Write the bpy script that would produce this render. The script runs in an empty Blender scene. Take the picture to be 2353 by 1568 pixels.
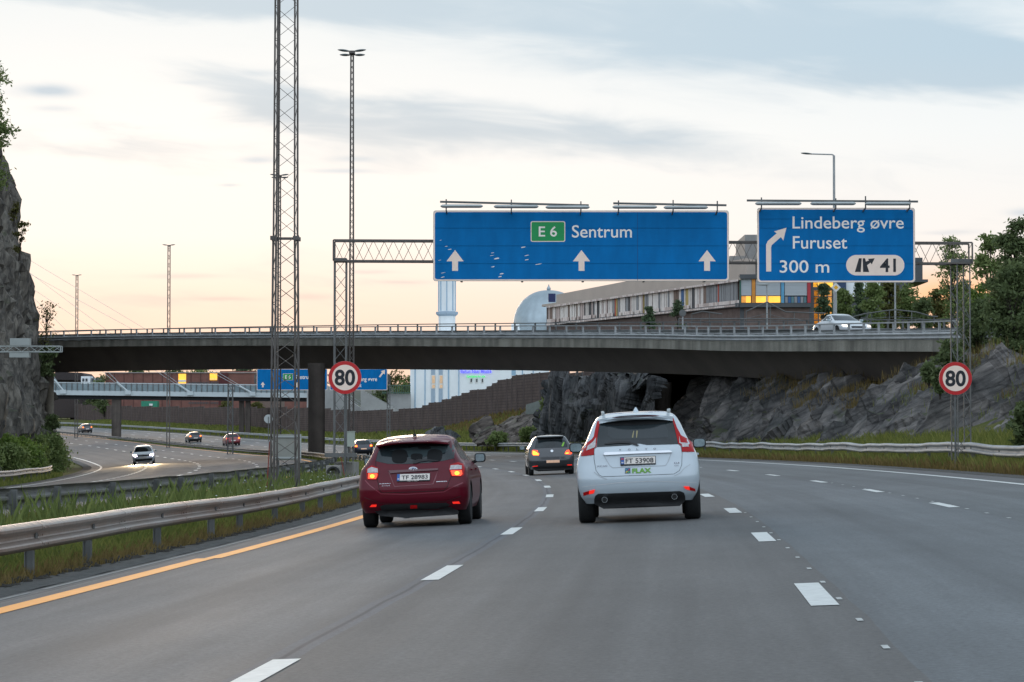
import bpy, bmesh, math, random
import numpy as np
from mathutils import Vector, Matrix, noise as mn
random.seed(7); rng = np.random.default_rng(7)
scene = bpy.context.scene
R = math.radians
# ------------------------------------------------------------------ camera
FPX = 6300.0; CU = 1176.5; HV = 1010.0; EYE = 1.31      # focal length and horizon measured on the photograph (2353 px wide)
cam_d = bpy.data.cameras.new('camera'); cam = bpy.data.objects.new('camera', cam_d)
scene.collection.objects.link(cam)
cam_d.sensor_width = 36; cam_d.lens = 36 * FPX / 2353; cam_d.clip_start = 0.3; cam_d.clip_end = 6000
cam.location = (0, 0, EYE); cam.rotation_euler = (math.pi / 2 + math.atan(226 / FPX), 0, 0)
scene.camera = cam
scene.render.resolution_x = 1024; scene.render.resolution_y = 682
# ------------------------------------------------------------------ world
SUN_EL, SUN_AZ = R(5.0), R(-9.0)          # azimuth from +Y, positive to the right
wld = bpy.data.worlds.new('World'); scene.world = wld; wld.use_nodes = True
nt = wld.node_tree; nt.nodes.clear()
def N(t, **k):
    n = nt.nodes.new(t)
    for a, b in k.items(): setattr(n, a, b)
    return n
def LK(a, b): nt.links.new(a, b)
def mth(op, a, b=None, c=None, clamp=False):
    n = N('ShaderNodeMath', operation=op); n.use_clamp = clamp
    for i, v in enumerate((a, b, c)):
        if v is None: continue
        if isinstance(v, (int, float)): n.inputs[i].default_value = v
        else: LK(v, n.inputs[i])
    return n.outputs[0]
def mixc(f, a, b, mode='MIX'):
    n = N('ShaderNodeMix', data_type='RGBA', blend_type=mode)
    for s, v in ((n.inputs[0], f), (n.inputs[6], a), (n.inputs[7], b)):
        if isinstance(v, (int, float)): s.default_value = v
        elif isinstance(v, tuple): s.default_value = v + (1,)
        else: LK(v, s)
    return n.outputs[2]
def ramp(f, pts, interp='LINEAR'):
    n = N('ShaderNodeValToRGB'); n.color_ramp.interpolation = interp
    e = n.color_ramp.elements
    while len(e) < len(pts): e.new(0.5)
    for i, (p, c) in enumerate(pts):
        e[i].position = p; e[i].color = (c if isinstance(c, tuple) else (c, c, c)) + (1,)
    LK(f, n.inputs[0]); return n.outputs[0]
def smooth(f, a, b): 
    n = N('ShaderNodeMapRange', interpolation_type='SMOOTHSTEP'); LK(f, n.inputs[0])
    n.inputs[1].default_value = a; n.inputs[2].default_value = b; return n.outputs[0]
tc = N('ShaderNodeTexCoord'); sep = N('ShaderNodeSeparateXYZ'); LK(tc.outputs['Generated'], sep.inputs[0])
sx, sy, sz = sep.outputs
el = mth('MULTIPLY', mth('ARCSINE', sz), 57.29578)                 # elevation in degrees
az = mth('MULTIPLY', mth('ARCTAN2', sx, sy), 57.29578)            # azimuth in degrees
def cloudnoise(sa, se, scale, det, off=0.0, rough=.5, tilt=0.0, dist=0.0):
    c = N('ShaderNodeCombineXYZ')
    LK(mth('MULTIPLY', az, sa), c.inputs[0]); LK(mth('ADD', mth('MULTIPLY', el, se), mth('MULTIPLY', az, tilt)), c.inputs[1]); c.inputs[2].default_value = off
    n = N('ShaderNodeTexNoise'); n.inputs['Scale'].default_value = scale; n.inputs['Detail'].default_value = det
    n.inputs['Roughness'].default_value = rough; n.inputs['Distortion'].default_value = dist
    LK(c.outputs[0], n.inputs['Vector']); return n.outputs['Fac']
# thin overcast seen against the low sun: cream in the gaps, blue grey veils, pink towards the horizon
base = ramp(mth('DIVIDE', el, 40.0, clamp=True), [(0.0, (.80, .57, .46)), (.045, (.80, .62, .53)), (.075, (.82, .71, .64)), (.105, (.83, .81, .79)), (.16, (.78, .82, .84)), (.24, (.66, .75, .81)), (.5, (.58, .70, .80)), (1.0, (.55, .66, .78))])
veilc = ramp(mth('DIVIDE', el, 40.0, clamp=True), [(0.0, (.66, .50, .45)), (.06, (.60, .54, .53)), (.11, (.50, .57, .63)), (.2, (.43, .57, .68)), (.5, (.46, .57, .67)), (1.0, (.46, .57, .68))])
n1 = cloudnoise(.07, .36, 1.0, 3.5, 3.3, .5, .05, .6)
n2 = cloudnoise(.30, 1.5, 1.0, 5.0, 9.1, .55, .10, .8)
wn = mth('MULTIPLY', mth('SUBTRACT', cloudnoise(.22, .9, 1.0, 4.0, 5.5, .55, .08, .5), .5), 2.0)
azw = mth('ADD', az, mth('MULTIPLY', wn, 1.6)); elw = mth('ADD', el, mth('MULTIPLY', wn, .75))
azs = mth('ADD', az, mth('MULTIPLY', wn, .5)); els = mth('ADD', el, mth('MULTIPLY', wn, .12))
def blob(u, v, su, sv, wgt=1.0, tilt=0.0, soft=True):
    k = 57.29578 / 6300; A, E = (azw, elw) if soft else (azs, els)
    a = mth('SUBTRACT', A, (u - 1176.5) * k); e = mth('SUBTRACT', mth('SUBTRACT', E, (1010 - v) * k), mth('MULTIPLY', a, tilt))
    q = mth('ADD', mth('POWER', mth('ABSOLUTE', mth('MULTIPLY', a, 1 / (su * k))), 2.0), mth('POWER', mth('ABSOLUTE', mth('MULTIPLY', e, 1 / (sv * k))), 2.0))
    return mth('MULTIPLY', mth('EXPONENT', mth('MULTIPLY', q, -1.0)), wgt)
def total(L_):
    t = L_[0]
    for x in L_[1:]: t = mth('ADD', t, x)
    return t
# broad cloud bands at their places in the sky, then noise for the wisps
veil = total([blob(1750, 60, 900, 150, 1.0, -.10), blob(700, 20, 420, 70, .55), blob(200, -10, 480, 55, .6), blob(980, 290, 520, 85, .75, -.16), blob(1500, 330, 420, 60, .45, -.10), blob(620, 230, 330, 70, .55, -.2), blob(480, 360, 420, 40, .35, -.08), blob(2250, 170, 260, 60, .6, -.08), blob(150, 330, 260, 40, .30, -.1),
    blob(1900, 560, 500, 30, .25), blob(300, 690, 420, 22, .30), blob(900, 640, 300, 16, .30), mth('MULTIPLY', mth('SUBTRACT', n1, .5), 1.3), mth('MULTIPLY', mth('SUBTRACT', n2, .5), .9), blob(300, 480, 420, 70, -.45), blob(2130, 290, 330, 50, -.55), blob(240, 110, 330, 70, -.45), blob(1300, 430, 330, 40, -.25)])
over = smooth(el, 9.5, 16.0); veil = mth('ADD', mth('MULTIPLY', veil, mth('SUBTRACT', 1.0, over)), mth('MULTIPLY', over, .75))
veil = smooth(veil, .05, .95)
sky = mixc(veil, base, veilc)
len_ = total([blob(110, 224, 66, 14, 1.2, 0, False), blob(130, 262, 50, 8, .5, 0, False), blob(585, 373, 45, 8, .7, 0, False), blob(780, 396, 75, 6, .6, 0, False), blob(815, 368, 50, 7, .5, 0, False), blob(430, 200, 40, 5, .3, 0, False), blob(600, 172, 45, 7, .35, 0, False), blob(525, 430, 22, 4, .6, 0, False), blob(2330, 500, 34, 9, .6, 0, False),
    blob(420, 638, 90, 6, .5, 0, False), blob(510, 690, 80, 5, .5, 0, False), blob(860, 622, 60, 5, .5, 0, False), blob(720, 682, 60, 7, .5, 0, False), blob(930, 648, 60, 4, .45, 0, False), blob(1450, 330, 120, 5, .25, 0, False), blob(2180, 540, 60, 5, .4, 0, False)])
lensc = ramp(mth('DIVIDE', el, 40.0, clamp=True), [(0, (.50, .40, .40)), (.07, (.46, .44, .48)), (.13, (.34, .50, .64)), (1, (.34, .5, .64))])
sky = mixc(mth('MINIMUM', mth('MULTIPLY', len_, .8), .85), sky, lensc)
da2 = mth('SUBTRACT', az, 9.3); de2 = mth('SUBTRACT', el, 2.9)
g2 = mth('ADD', mth('POWER', mth('MULTIPLY', da2, 1 / 1.5), 2.0), mth('POWER', mth('MULTIPLY', de2, 1 / .55), 2.0))
sky = mixc(mth('MULTIPLY', mth('EXPONENT', mth('MULTIPLY', g2, -1.0)), .9), sky, (1.05, .50, .20))
# sky behind the camera, brightened as fill for surfaces that face it
back = smooth(sy, .35, -.6)
sky = mixc(mth('MULTIPLY', back, .9), sky, (1.05, 1.22, 1.42))
nish = N('ShaderNodeTexSky', sky_type='NISHITA'); nish.sun_disc = False
nish.sun_elevation = SUN_EL; nish.sun_rotation = SUN_AZ; nish.air_density = 1.2; nish.dust_density = 2.0
bgs = N('ShaderNodeBackground'); LK(nish.outputs[0], bgs.inputs[0]); bgs.inputs[1].default_value = .06
bgc = N('ShaderNodeBackground'); LK(sky, bgc.inputs[0]); bgc.inputs[1].default_value = .93
ad = N('ShaderNodeMixShader'); ad.inputs[0].default_value = .94; LK(bgs.outputs[0], ad.inputs[1]); LK(bgc.outputs[0], ad.inputs[2])
wo = N('ShaderNodeOutputWorld'); LK(ad.outputs[0], wo.inputs[0])
# ------------------------------------------------------------------ sun
sd = bpy.data.lights.new('sun', 'SUN'); sun = bpy.data.objects.new('sun', sd); scene.collection.objects.link(sun)
sd.energy = 0.55; sd.angle = R(14); sd.color = (1, .78, .58)
sun.rotation_euler = (math.pi / 2 - SUN_EL, 0, math.pi - SUN_AZ)
vs = scene.view_settings; vs.view_transform = 'Standard'; vs.look = 'None'; vs.gamma = 1; vs.exposure = 0.35
scene.render.engine = 'CYCLES'
# ------------------------------------------------------------------ materials
MATS = {}
def mat(name, col, rough=.6, metal=0.0, spec=.5, var=.12, nscale=3.0, bump=0.0, bscale=20.0, coat=0.0, emit=None, estr=0.0, col2=None, island=0.0, stretch=(1, 1, 1), det=5, coatr=.05):
    """principled material whose colour is broken up by noise in object space"""
    if name in MATS: return MATS[name]
    m = bpy.data.materials.new(name); m.use_nodes = True; MATS[name] = m
    t = m.node_tree; p = t.nodes['Principled BSDF']
    p.inputs['Roughness'].default_value = rough; p.inputs['Metallic'].default_value = metal
    p.inputs['Specular IOR Level'].default_value = spec
    if coat: p.inputs['Coat Weight'].default_value = coat; p.inputs['Coat Roughness'].default_value = coatr
    tcn = t.nodes.new('ShaderNodeTexCoord'); mp = t.nodes.new('ShaderNodeMapping'); mp.inputs['Scale'].default_value = stretch
    t.links.new(tcn.outputs['Object'], mp.inputs[0])
    nz = t.nodes.new('ShaderNodeTexNoise'); nz.inputs['Scale'].default_value = nscale; nz.inputs['Detail'].default_value = det; nz.inputs['Roughness'].default_value = .6
    t.links.new(mp.outputs[0], nz.inputs['Vector'])
    mr = t.nodes.new('ShaderNodeMapRange'); mr.inputs[1].default_value = .3; mr.inputs[2].default_value = .7
    t.links.new(nz.outputs['Fac'], mr.inputs[0])
    fac = mr.outputs[0]
    if island:
        ge = t.nodes.new('ShaderNodeNewGeometry'); mm = t.nodes.new('ShaderNodeMix'); mm.data_type = 'FLOAT'; mm.inputs[0].default_value = island
        t.links.new(fac, mm.inputs[2]); t.links.new(ge.outputs['Random Per Island'], mm.inputs[3]); fac = mm.outputs[0]
    mx = t.nodes.new('ShaderNodeMix'); mx.data_type = 'RGBA'
    a = tuple(max(0, c * (1 - var)) for c in col); b = col2 if col2 else tuple(min(1, c * (1 + var)) for c in col)
    if col2: a = col
    mx.inputs[6].default_value = a + (1,); mx.inputs[7].default_value = b + (1,)
    t.links.new(fac, mx.inputs[0]); t.links.new(mx.outputs[2], p.inputs['Base Color'])
    if bump:
        bn = t.nodes.new('ShaderNodeTexNoise'); bn.inputs['Scale'].default_value = bscale; bn.inputs['Detail'].default_value = 6
        t.links.new(mp.outputs[0], bn.inputs['Vector'])
        bp = t.nodes.new('ShaderNodeBump'); bp.inputs['Strength'].default_value = bump; bp.inputs['Distance'].default_value = .1
        t.links.new(bn.outputs['Fac'], bp.inputs['Height']); t.links.new(bp.outputs[0], p.inputs['Normal'])
    if emit: p.inputs['Emission Color'].default_value = emit + (1,); p.inputs['Emission Strength'].default_value = estr
    return m
def edit(m):
    t = m.node_tree; return t, t.nodes['Principled BSDF']
# ------------------------------------------------------------------ mesh collecting
C = scene.collection
class MB:
    def __init__(s): s.v = []; s.f = []; s.m = []
    def add(s, vs, fs, mi=0):
        o = len(s.v); s.v += [tuple(p) for p in vs]; s.f += [tuple(o + i for i in f) for f in fs]; s.m += [mi] * len(fs); return s
    def box(s, c, d, M=None, mi=0, rz=0):
        x, y, z = d[0] / 2, d[1] / 2, d[2] / 2
        P = [Vector((i, j, k)) for k in (-z, z) for j in (-y, y) for i in (-x, x)]
        if rz: M = Matrix.Rotation(rz, 3, 'Z')
        if M: P = [M @ p for p in P]
        c = Vector(c)
        return s.add([p + c for p in P], [(0, 2, 3, 1), (4, 5, 7, 6), (0, 1, 5, 4), (2, 6, 7, 3), (0, 4, 6, 2), (1, 3, 7, 5)], mi)
    def bar(s, a, b, w=.05, h=None, mi=0):
        a = Vector(a); b = Vector(b); h = h or w; d = b - a; L = d.length
        if L < 1e-6: return s
        q = d.to_track_quat('X', 'Z').to_matrix()
        return s.box((a + b) / 2, (L, w, h), q, mi)
    def cyl(s, a, b, r, n=10, r2=None, mi=0, cap=True):
        a = Vector(a); b = Vector(b); r2 = r if r2 is None else r2
        q = (b - a).to_track_quat('Z', 'Y').to_matrix()
        P = [a + q @ Vector((r * math.cos(t), r * math.sin(t), 0)) for t in [2 * math.pi * i / n for i in range(n)]] + \
            [b + q @ Vector((r2 * math.cos(t), r2 * math.sin(t), 0)) for t in [2 * math.pi * i / n for i in range(n)]]
        F = [(i, (i + 1) % n, n + (i + 1) % n, n + i) for i in range(n)]
        if cap: F += [tuple(range(n))[::-1], tuple(range(n, 2 * n))]
        return s.add(P, F, mi)
    def tube(s, pts, r, n=8, mi=0):
        for a, b in zip(pts[:-1], pts[1:]): s.cyl(a, b, r, n, mi=mi)
        return s
    def lathe(s, c, prof, n=24, axis='Z', mi=0):
        """prof: list of (radius, height)"""
        c = Vector(c); P = []
        for r, h in prof:
            for i in range(n):
                t = 2 * math.pi * i / n; x, y = r * math.cos(t), r * math.sin(t)
                P.append(c + (Vector((x, y, h)) if axis == 'Z' else Vector((h, x, y)) if axis == 'X' else Vector((x, h, y))))
        F = []
        for k in range(len(prof) - 1):
            for i in range(n):
                a, b = k * n + i, k * n + (i + 1) % n; F.append((a, b, b + n, a + n))
        F.append(tuple(range(n))[::-1]); F.append(tuple((len(prof) - 1) * n + i for i in range(n)))
        return s.add(P, F, mi)
    def prism(s, poly, fn, t, mi=0):
        """closed polygon of 2-D points; fn maps (a, b, depth) to 3-D"""
        n = len(poly); P = [fn(a, b, 0) for a, b in poly] + [fn(a, b, t) for a, b in poly]
        return s.add(P, [tuple(range(n)), tuple(range(n, 2 * n))[::-1]] + [(i, i + n, (i + 1) % n + n, (i + 1) % n) for i in range(n)], mi)
    def sweep(s, rings, closed=True, caps=True, mi=0):
        n = len(rings[0]); P = [p for r in rings for p in r]; F = []
        for k in range(len(rings) - 1):
            for i in range(n if closed else n - 1):
                a, b = k * n + i, k * n + (i + 1) % n; F.append((a, b, b + n, a + n))
        if caps and closed: F += [tuple(range(n))[::-1], tuple((len(rings) - 1) * n + i for i in range(n))]
        return s.add(P, F, mi)
    def build(s, name, mats, parent=None, smooth=None, fixn=True):
        me = bpy.data.meshes.new(name)
        org = tuple(parent.location) if parent is not None and not parent.get('_local') else (0, 0, 0)
        me.from_pydata([(x - org[0], y - org[1], z - org[2]) for x, y, z in s.v], [], s.f)
        if not isinstance(mats, (list, tuple)): mats = [mats]
        for m in mats: me.materials.append(m)
        if len(mats) > 1: me.polygons.foreach_set('material_index', s.m)
        if fixn:
            bm = bmesh.new(); bm.from_mesh(me); bmesh.ops.recalc_face_normals(bm, faces=bm.faces); bm.to_mesh(me); bm.free()
        if smooth: shade(me, smooth)
        o = bpy.data.objects.new(name, me); C.objects.link(o); o.parent = parent
        return o
def shade(me, ang=35):
    bm = bmesh.new(); bm.from_mesh(me); a = R(ang)
    for f in bm.faces: f.smooth = True
    for e in bm.edges: e.smooth = not (len(e.link_faces) != 2 or e.calc_face_angle(0) > a)
    bm.to_mesh(me); bm.free()
def tag(o, label, cat, group=None, kind=None):
    if label: o['label'] = label
    if cat: o['category'] = cat
    if group: o['group'] = group
    if kind: o['kind'] = kind
    return o
def struct(o, label=None): o['kind'] = 'structure'; 
def thing(name, label, cat, loc, rz=0, group=None, local=False):
    o = bpy.data.objects.new(name, None); C.objects.link(o); o.location = loc; o.rotation_euler = (0, 0, rz); o.empty_display_size = .3
    if local: o['_local'] = 1
    return tag(o, label, cat, group)
def copy_tree(o, parent=None):
    c = o.copy(); C.objects.link(c); c.parent = parent
    for ch in list(o.children): copy_tree(ch, c)
    return c
def np_mesh(name, V, F, mats, parent=None, smoothf=False):
    """fast mesh from numpy arrays, faces all of one size"""
    me = bpy.data.meshes.new(name); k = F.shape[1]
    if parent is not None: V = V - np.array(tuple(parent.location))
    me.vertices.add(len(V)); me.vertices.foreach_set('co', V.astype(np.float32).ravel())
    me.loops.add(F.size); me.loops.foreach_set('vertex_index', F.astype(np.int32).ravel())
    me.polygons.add(len(F)); me.polygons.foreach_set('loop_start', np.arange(0, F.size, k, dtype=np.int32))
    me.polygons.foreach_set('use_smooth', np.full(len(F), smoothf))
    for m in (mats if isinstance(mats, (list, tuple)) else [mats]): me.materials.append(m)
    me.update(calc_edges=True); me.validate()
    o = bpy.data.objects.new(name, me); C.objects.link(o); o.parent = parent
    return o
def W(u, v, D):
    """point at distance D on the line of sight of photo pixel (u, v)"""
    return Vector(((u - CU) / FPX * D, D, EYE - (v - HV) / FPX * D))
_txt = {}
def text2d(s, x0, x1, z0, z1, bold=0.0, base=None):
    """lettering as a flat triangulated mesh stretched to the box; returns verts (x,z) and faces"""
    cu = bpy.data.curves.new('t', 'FONT'); cu.body = s; cu.offset = bold; cu.resolution_u = 4
    o = bpy.data.objects.new('t', cu); C.objects.link(o); dg = bpy.context.evaluated_depsgraph_get()
    me = bpy.data.meshes.new_from_object(o.evaluated_get(dg))
    v = np.array([tuple(p.co)[:2] for p in me.vertices]); f = [tuple(p.vertices) for p in me.polygons]
    bpy.data.objects.remove(o); bpy.data.curves.remove(cu); bpy.data.meshes.remove(me)
    a, b = v.min(0), v.max(0)
    if base is not None: a = np.array([a[0], 0.0])      # z0 is the baseline
    v[:, 0] = x0 + (v[:, 0] - a[0]) / (b[0] - a[0]) * (x1 - x0); v[:, 1] = z0 + (v[:, 1] - a[1]) / (b[1] - a[1]) * (z1 - z0)
    return v, f
# ------------------------------------------------------------------ the road frame: s along the middle dashed line, off to the right
KS = [0, 30, 60, 90, 130, 180, 240, 320, 400, 560, 620, 900]
KV = [0.000437, 0.000518, 0.001663, 0.001389, 0.001163, 0.000585, 0.000934, 0.000473, 0.000784, 0.001066, .0006, .0003]
ZS = [-200, 100, 180, 260, 340, 420, 560, 900]; ZV = [0, 0, -0.109, -0.222, 0.244, 1.241, 3.578, 9.0]
SS = np.arange(-60, 900, 1.0)
_k = np.interp(SS, KS, KV); _k[SS < 0] = .0002; _th = np.cumsum(_k); _th += -.0722613 - _th[60]
_X = np.cumsum(-np.sin(_th)); _X += -2.4575 - _X[60]; _Y = np.cumsum(np.cos(_th)); _Y -= _Y[60]
_zz = np.interp(SS, ZS, ZV); _zz = np.convolve(np.pad(_zz, 20, 'edge'), np.ones(41) / 41, 'valid')
def th(s): return np.interp(s, SS, _th)
def zc(s): return np.interp(s, SS, _zz)
BK = .0398
O1, OL2, OL3, OL4, OE = -8.0, -11.08, -14.43, -18.09, -21.53
def zroad(s, off): return zc(s) + BK * off
def zon(s, off): return zc(s) + .115 + .067 * (off + 8)
# barrier foot on the right: station -> (offset, height)
BS = [-60, 40, 70, 95, 115, 135, 150, 170, 190, 230, 262, 285, 296, 318, 355, 400, 440, 468, 560, 700, 900]
BO = [24, 24, 24, 24, 24, 24, 24, 24, 25, 25, 24, 24, 24, 24, 22, 21, 20, 20, 20, 20, 20]
BZ = [3.5, 4.2, 4.6, 4.3, 4.0, 4.0, 4.3, 3.6, 3.2, 4.6, 5.2, 4.6, 4.1, 3.1, 2.5, 2.7, 3.7, 3.75, 5.0, 6.5, 12]
def zterr(s, off):
    s = np.asarray(s, float); off = np.asarray(off, float)
    zr, zo = zroad(s, off) - .06, zon(s, off) - .06
    t = np.clip((-4.4 - off) / 2.9, 0, 1)
    z = zr * (1 - t) + zo * t
    # left verge
    l = -23.5 - off
    z = np.where(l > 0, zon(s, -23.5) - .06 + .10 * np.clip(l, 0, 400) ** .9 * .6, z)
    # right verge and slope
    zv = zroad(s, 10.9) - .06
    bo = np.interp(s, BS, BO); bz = np.interp(s, BS, BZ)
    q = np.clip((off - 13.0) / (bo - 13.0), 0, 1)
    z = np.where(off > 10.9, zv + .10 * np.clip(off - 10.9, 0, 2.1) + (bz - zv - .2) * (q * .75 + .25 * q * q * (3 - 2 * q)), z)
    z = np.where(off > bo, bz + .02 * (off - bo), z)
    return z
def RP(s, off, z=None, dz=0.0):
    x = np.interp(s, SS, _X) + off * np.cos(th(s)); y = np.interp(s, SS, _Y) + off * np.sin(th(s))
    if z is None: z = zterr(s, off)
    return Vector((float(x), float(y), float(z) + dz))
def inv(X, Y):
    """road coordinates of a ground point"""
    s = Y
    for _ in range(25):
        x = np.interp(s, SS, _X); y = np.interp(s, SS, _Y); t = th(s)
        s = s + (X - x) * (-np.sin(t)) + (Y - y) * np.cos(t)
    x = np.interp(s, SS, _X); y = np.interp(s, SS, _Y); t = th(s)
    return float(s), float((X - x) * np.cos(t) + (Y - y) * np.sin(t))
def gz(X, Y):
    s, o = inv(X, Y)
    return float(zterr(s, o))
def strip(name, s0, s1, ds, offs, zf, mats, dz=0.0, uv=True):
    S_ = np.arange(s0, s1 + .01, ds); O_ = np.array(offs, float)
    SG, OG = np.meshgrid(S_, O_, indexing='ij')
    X = np.interp(SG, SS, _X) + OG * np.cos(th(SG)); Y = np.interp(SG, SS, _Y) + OG * np.sin(th(SG)); Z = zf(SG, OG) + dz
    V = np.stack([X, Y, Z], -1).reshape(-1, 3); n, m = SG.shape
    i, j = np.meshgrid(np.arange(n - 1), np.arange(m - 1), indexing='ij'); a = (i * m + j).ravel()
    F = np.stack([a, a + 1, a + m + 1, a + m], 1)
    o = np_mesh(name, V, F, mats, smoothf=True)
    if uv:
        l = o.data.uv_layers.new(name='road'); idx = F.ravel()
        UV = np.stack([OG.ravel()[idx], SG.ravel()[idx]], 1); l.data.foreach_set('uv', UV.astype(np.float32).ravel())
    return o
# ------------------------------------------------------------------ ground and road surfaces
def asphalt(name, bands, seam, r0=.60, r1=.80):
    """asphalt laid in strips: bands = [(offset limit, colour)...]; noise is drawn out along the lane"""
    m = bpy.data.materials.new(name); m.use_nodes = True; t = m.node_tree; p = t.nodes['Principled BSDF']
    n = lambda k: t.nodes.new(k); L = t.links.new
    uv = n('ShaderNodeUVMap'); uv.uv_map = 'road'; sp = n('ShaderNodeSeparateXYZ'); L(uv.outputs[0], sp.inputs[0])
    wv = n('ShaderNodeTexNoise'); wv.inputs['Scale'].default_value = .35; L(uv.outputs[0], wv.inputs['Vector'])
    wo_ = n('ShaderNodeMath'); wo_.operation = 'MULTIPLY_ADD'; L(wv.outputs['Fac'], wo_.inputs[0]); wo_.inputs[1].default_value = .08; L(sp.outputs[0], wo_.inputs[2])
    mr = n('ShaderNodeMapRange'); mr.inputs[1].default_value = -30; mr.inputs[2].default_value = 20; L(wo_.outputs[0], mr.inputs[0])
    cr = n('ShaderNodeValToRGB'); cr.color_ramp.interpolation = 'CONSTANT'; e = cr.color_ramp.elements
    while len(e) < len(bands): e.new(.5)
    for i, (a, c) in enumerate(bands): e[i].position = max(0, (a + 30) / 50); e[i].color = c + (1,)
    L(mr.outputs[0], cr.inputs[0])
    def noi(sx_, sy_, sc, det=5, ro=.6):
        mp = n('ShaderNodeMapping'); mp.inputs['Scale'].default_value = (sx_, sy_, 1); L(uv.outputs[0], mp.inputs[0])
        z = n('ShaderNodeTexNoise'); z.inputs['Scale'].default_value = sc; z.inputs['Detail'].default_value = det; z.inputs['Roughness'].default_value = ro
        L(mp.outputs[0], z.inputs['Vector']); return z.outputs['Fac']
    def mul(a, lo, hi, f):
        r_ = n('ShaderNodeMapRange'); r_.inputs[1].default_value = .25; r_.inputs[2].default_value = .75; r_.inputs[3].default_value = lo; r_.inputs[4].default_value = hi; L(f, r_.inputs[0])
        x = n('ShaderNodeVectorMath'); x.operation = 'SCALE'; L(a, x.inputs[0]); L(r_.outputs[0], x.inputs['Scale']); return x.outputs[0]
    c = mul(cr.outputs[0], .80, 1.20, noi(1.0, .02, 1.6, 4)); c = mul(c, .86, 1.14, noi(1, .5, .35, 4)); c = mul(c, .55, 1.45, noi(1, .8, 22, 4, .85)); c = mul(c, .90, 1.10, noi(1, .25, 3.5, 5, .7)); c = mul(c, .93, 1.07, noi(1, .012, 5.0, 3, .6))
    # wheel tracks, polished a little darker
    wvn = n('ShaderNodeMath'); wvn.operation = 'MULTIPLY_ADD'; L(sp.outputs[0], wvn.inputs[0]); wvn.inputs[1].default_value = 2 * math.pi * 2 / 3.35; wvn.inputs[2].default_value = .0
    co = n('ShaderNodeMath'); co.operation = 'COSINE'; L(wvn.outputs[0], co.inputs[0])
    c = mul(c, 1.06, .93, co.outputs[0])
    # wandering tar seams along the strip joints
    for so in seam:
        ds_ = n('ShaderNodeMath'); ds_.operation = 'SUBTRACT'; L(wo_.outputs[0], ds_.inputs[0]); ds_.inputs[1].default_value = so
        ab = n('ShaderNodeMath'); ab.operation = 'ABSOLUTE'; L(ds_.outputs[0], ab.inputs[0])
        r_ = n('ShaderNodeMapRange'); r_.inputs[1].default_value = .010; r_.inputs[2].default_value = .028; r_.inputs[3].default_value = .5; r_.inputs[4].default_value = 1; L(ab.outputs[0], r_.inputs[0])
        x = n('ShaderNodeVectorMath'); x.operation = 'SCALE'; L(c, x.inputs[0]); L(r_.outputs[0], x.inputs['Scale']); c = x.outputs[0]
    L(c, p.inputs['Base Color'])
    rr = n('ShaderNodeMapRange'); rr.inputs[3].default_value = r0; rr.inputs[4].default_value = r1; L(noi(1, .08, .9, 3), rr.inputs[0]); L(rr.outputs[0], p.inputs['Roughness'])
    p.inputs['Specular IOR Level'].default_value = .34
    bp = n('ShaderNodeBump'); bp.inputs['Strength'].default_value = .25; bp.inputs['Distance'].default_value = .01; L(noi(1, 1, 60, 2), bp.inputs['Height']); L(bp.outputs[0], p.inputs['Normal'])
    return m
A1 = asphalt('asphalt_main', [(-30, (.11, .11, .11)), (-.12, (.108, .115, .127)), (-.02, (.100, .098, .095)), (3.40, (.108, .117, .122)), (6.7, (.104, .112, .115)), (9.9, (.10, .10, .10))], [-.02, -3.72])
A2 = asphalt('asphalt_opposite', [(-30, (.075, .079, .084)), (-21.4, (.068, .071, .074)), (-14.4, (.072, .075, .080)), (-8, (.07, .07, .07))], [-14.3, -18.2], .62, .84)
M_soil = mat('verge_ground', (.070, .090, .020), .95, spec=.1, col2=(.115, .105, .040), nscale=.8, bump=.6, bscale=6, det=8)
M_gravel = mat('gravel_shoulder', (.10, .10, .095), .95, spec=.2, var=.35, nscale=9, bump=.5, bscale=40)
offs = sorted(set([-220, -150, -100, -70, -50, -40, -34, -30, -27, -25, -23.5, -22.5, -21.9, -15, -8.0, -7.4, -6.5, -5.6, -4.9, -4.4, -4, 0, 5, 10.9, 11.5, 12.2, 13, 14, 15.5, 17, 18.5, 20, 21, 22, 23, 24, 25, 26, 30, 40, 60, 90, 130, 180]))
gr = strip('ground', -50, 890, 2, offs, zterr, M_soil); struct(gr)
rd = strip('road', -50, 880, 1, np.linspace(-4.05, 10.7, 16), zroad, A1); struct(rd)
ro = strip('road', -50, 880, 1, np.linspace(-22.3, -7.65, 16), zon, A2); struct(ro)
gs = strip('gravel_strip', -50, 880, 1, (-4.55, -4.35, -4.15, -3.97), lambda s, o: zroad(s, o) + np.where(o > -4.0, -.004, np.where(o > -4.2, .012, -.01)) + .006 * np.sin(s * 2.3 + o * 9), M_gravel, .01); struct(gs)
gs = strip('gravel_strip', -50, 880, 1, (10.7, 10.95, 11.3), lambda s, o: zroad(s, o), M_gravel, .006); struct(gs)
gs = strip('gravel_strip', -50, 880, 1, (-23.0, -22.3), lambda s, o: zon(s, o), M_gravel, .006); struct(gs)
gs = strip('gravel_strip', -50, 880, 1, (-7.65, -7.35), lambda s, o: zon(s, o), M_gravel, .006); struct(gs)
fp = MB(); fp.add([(-3000, -500, -6), (3000, -500, -6), (3000, 5500, -6), (-3000, 5500, -6)], [(0, 1, 2, 3)])
struct(fp.build('ground', M_soil))
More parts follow.
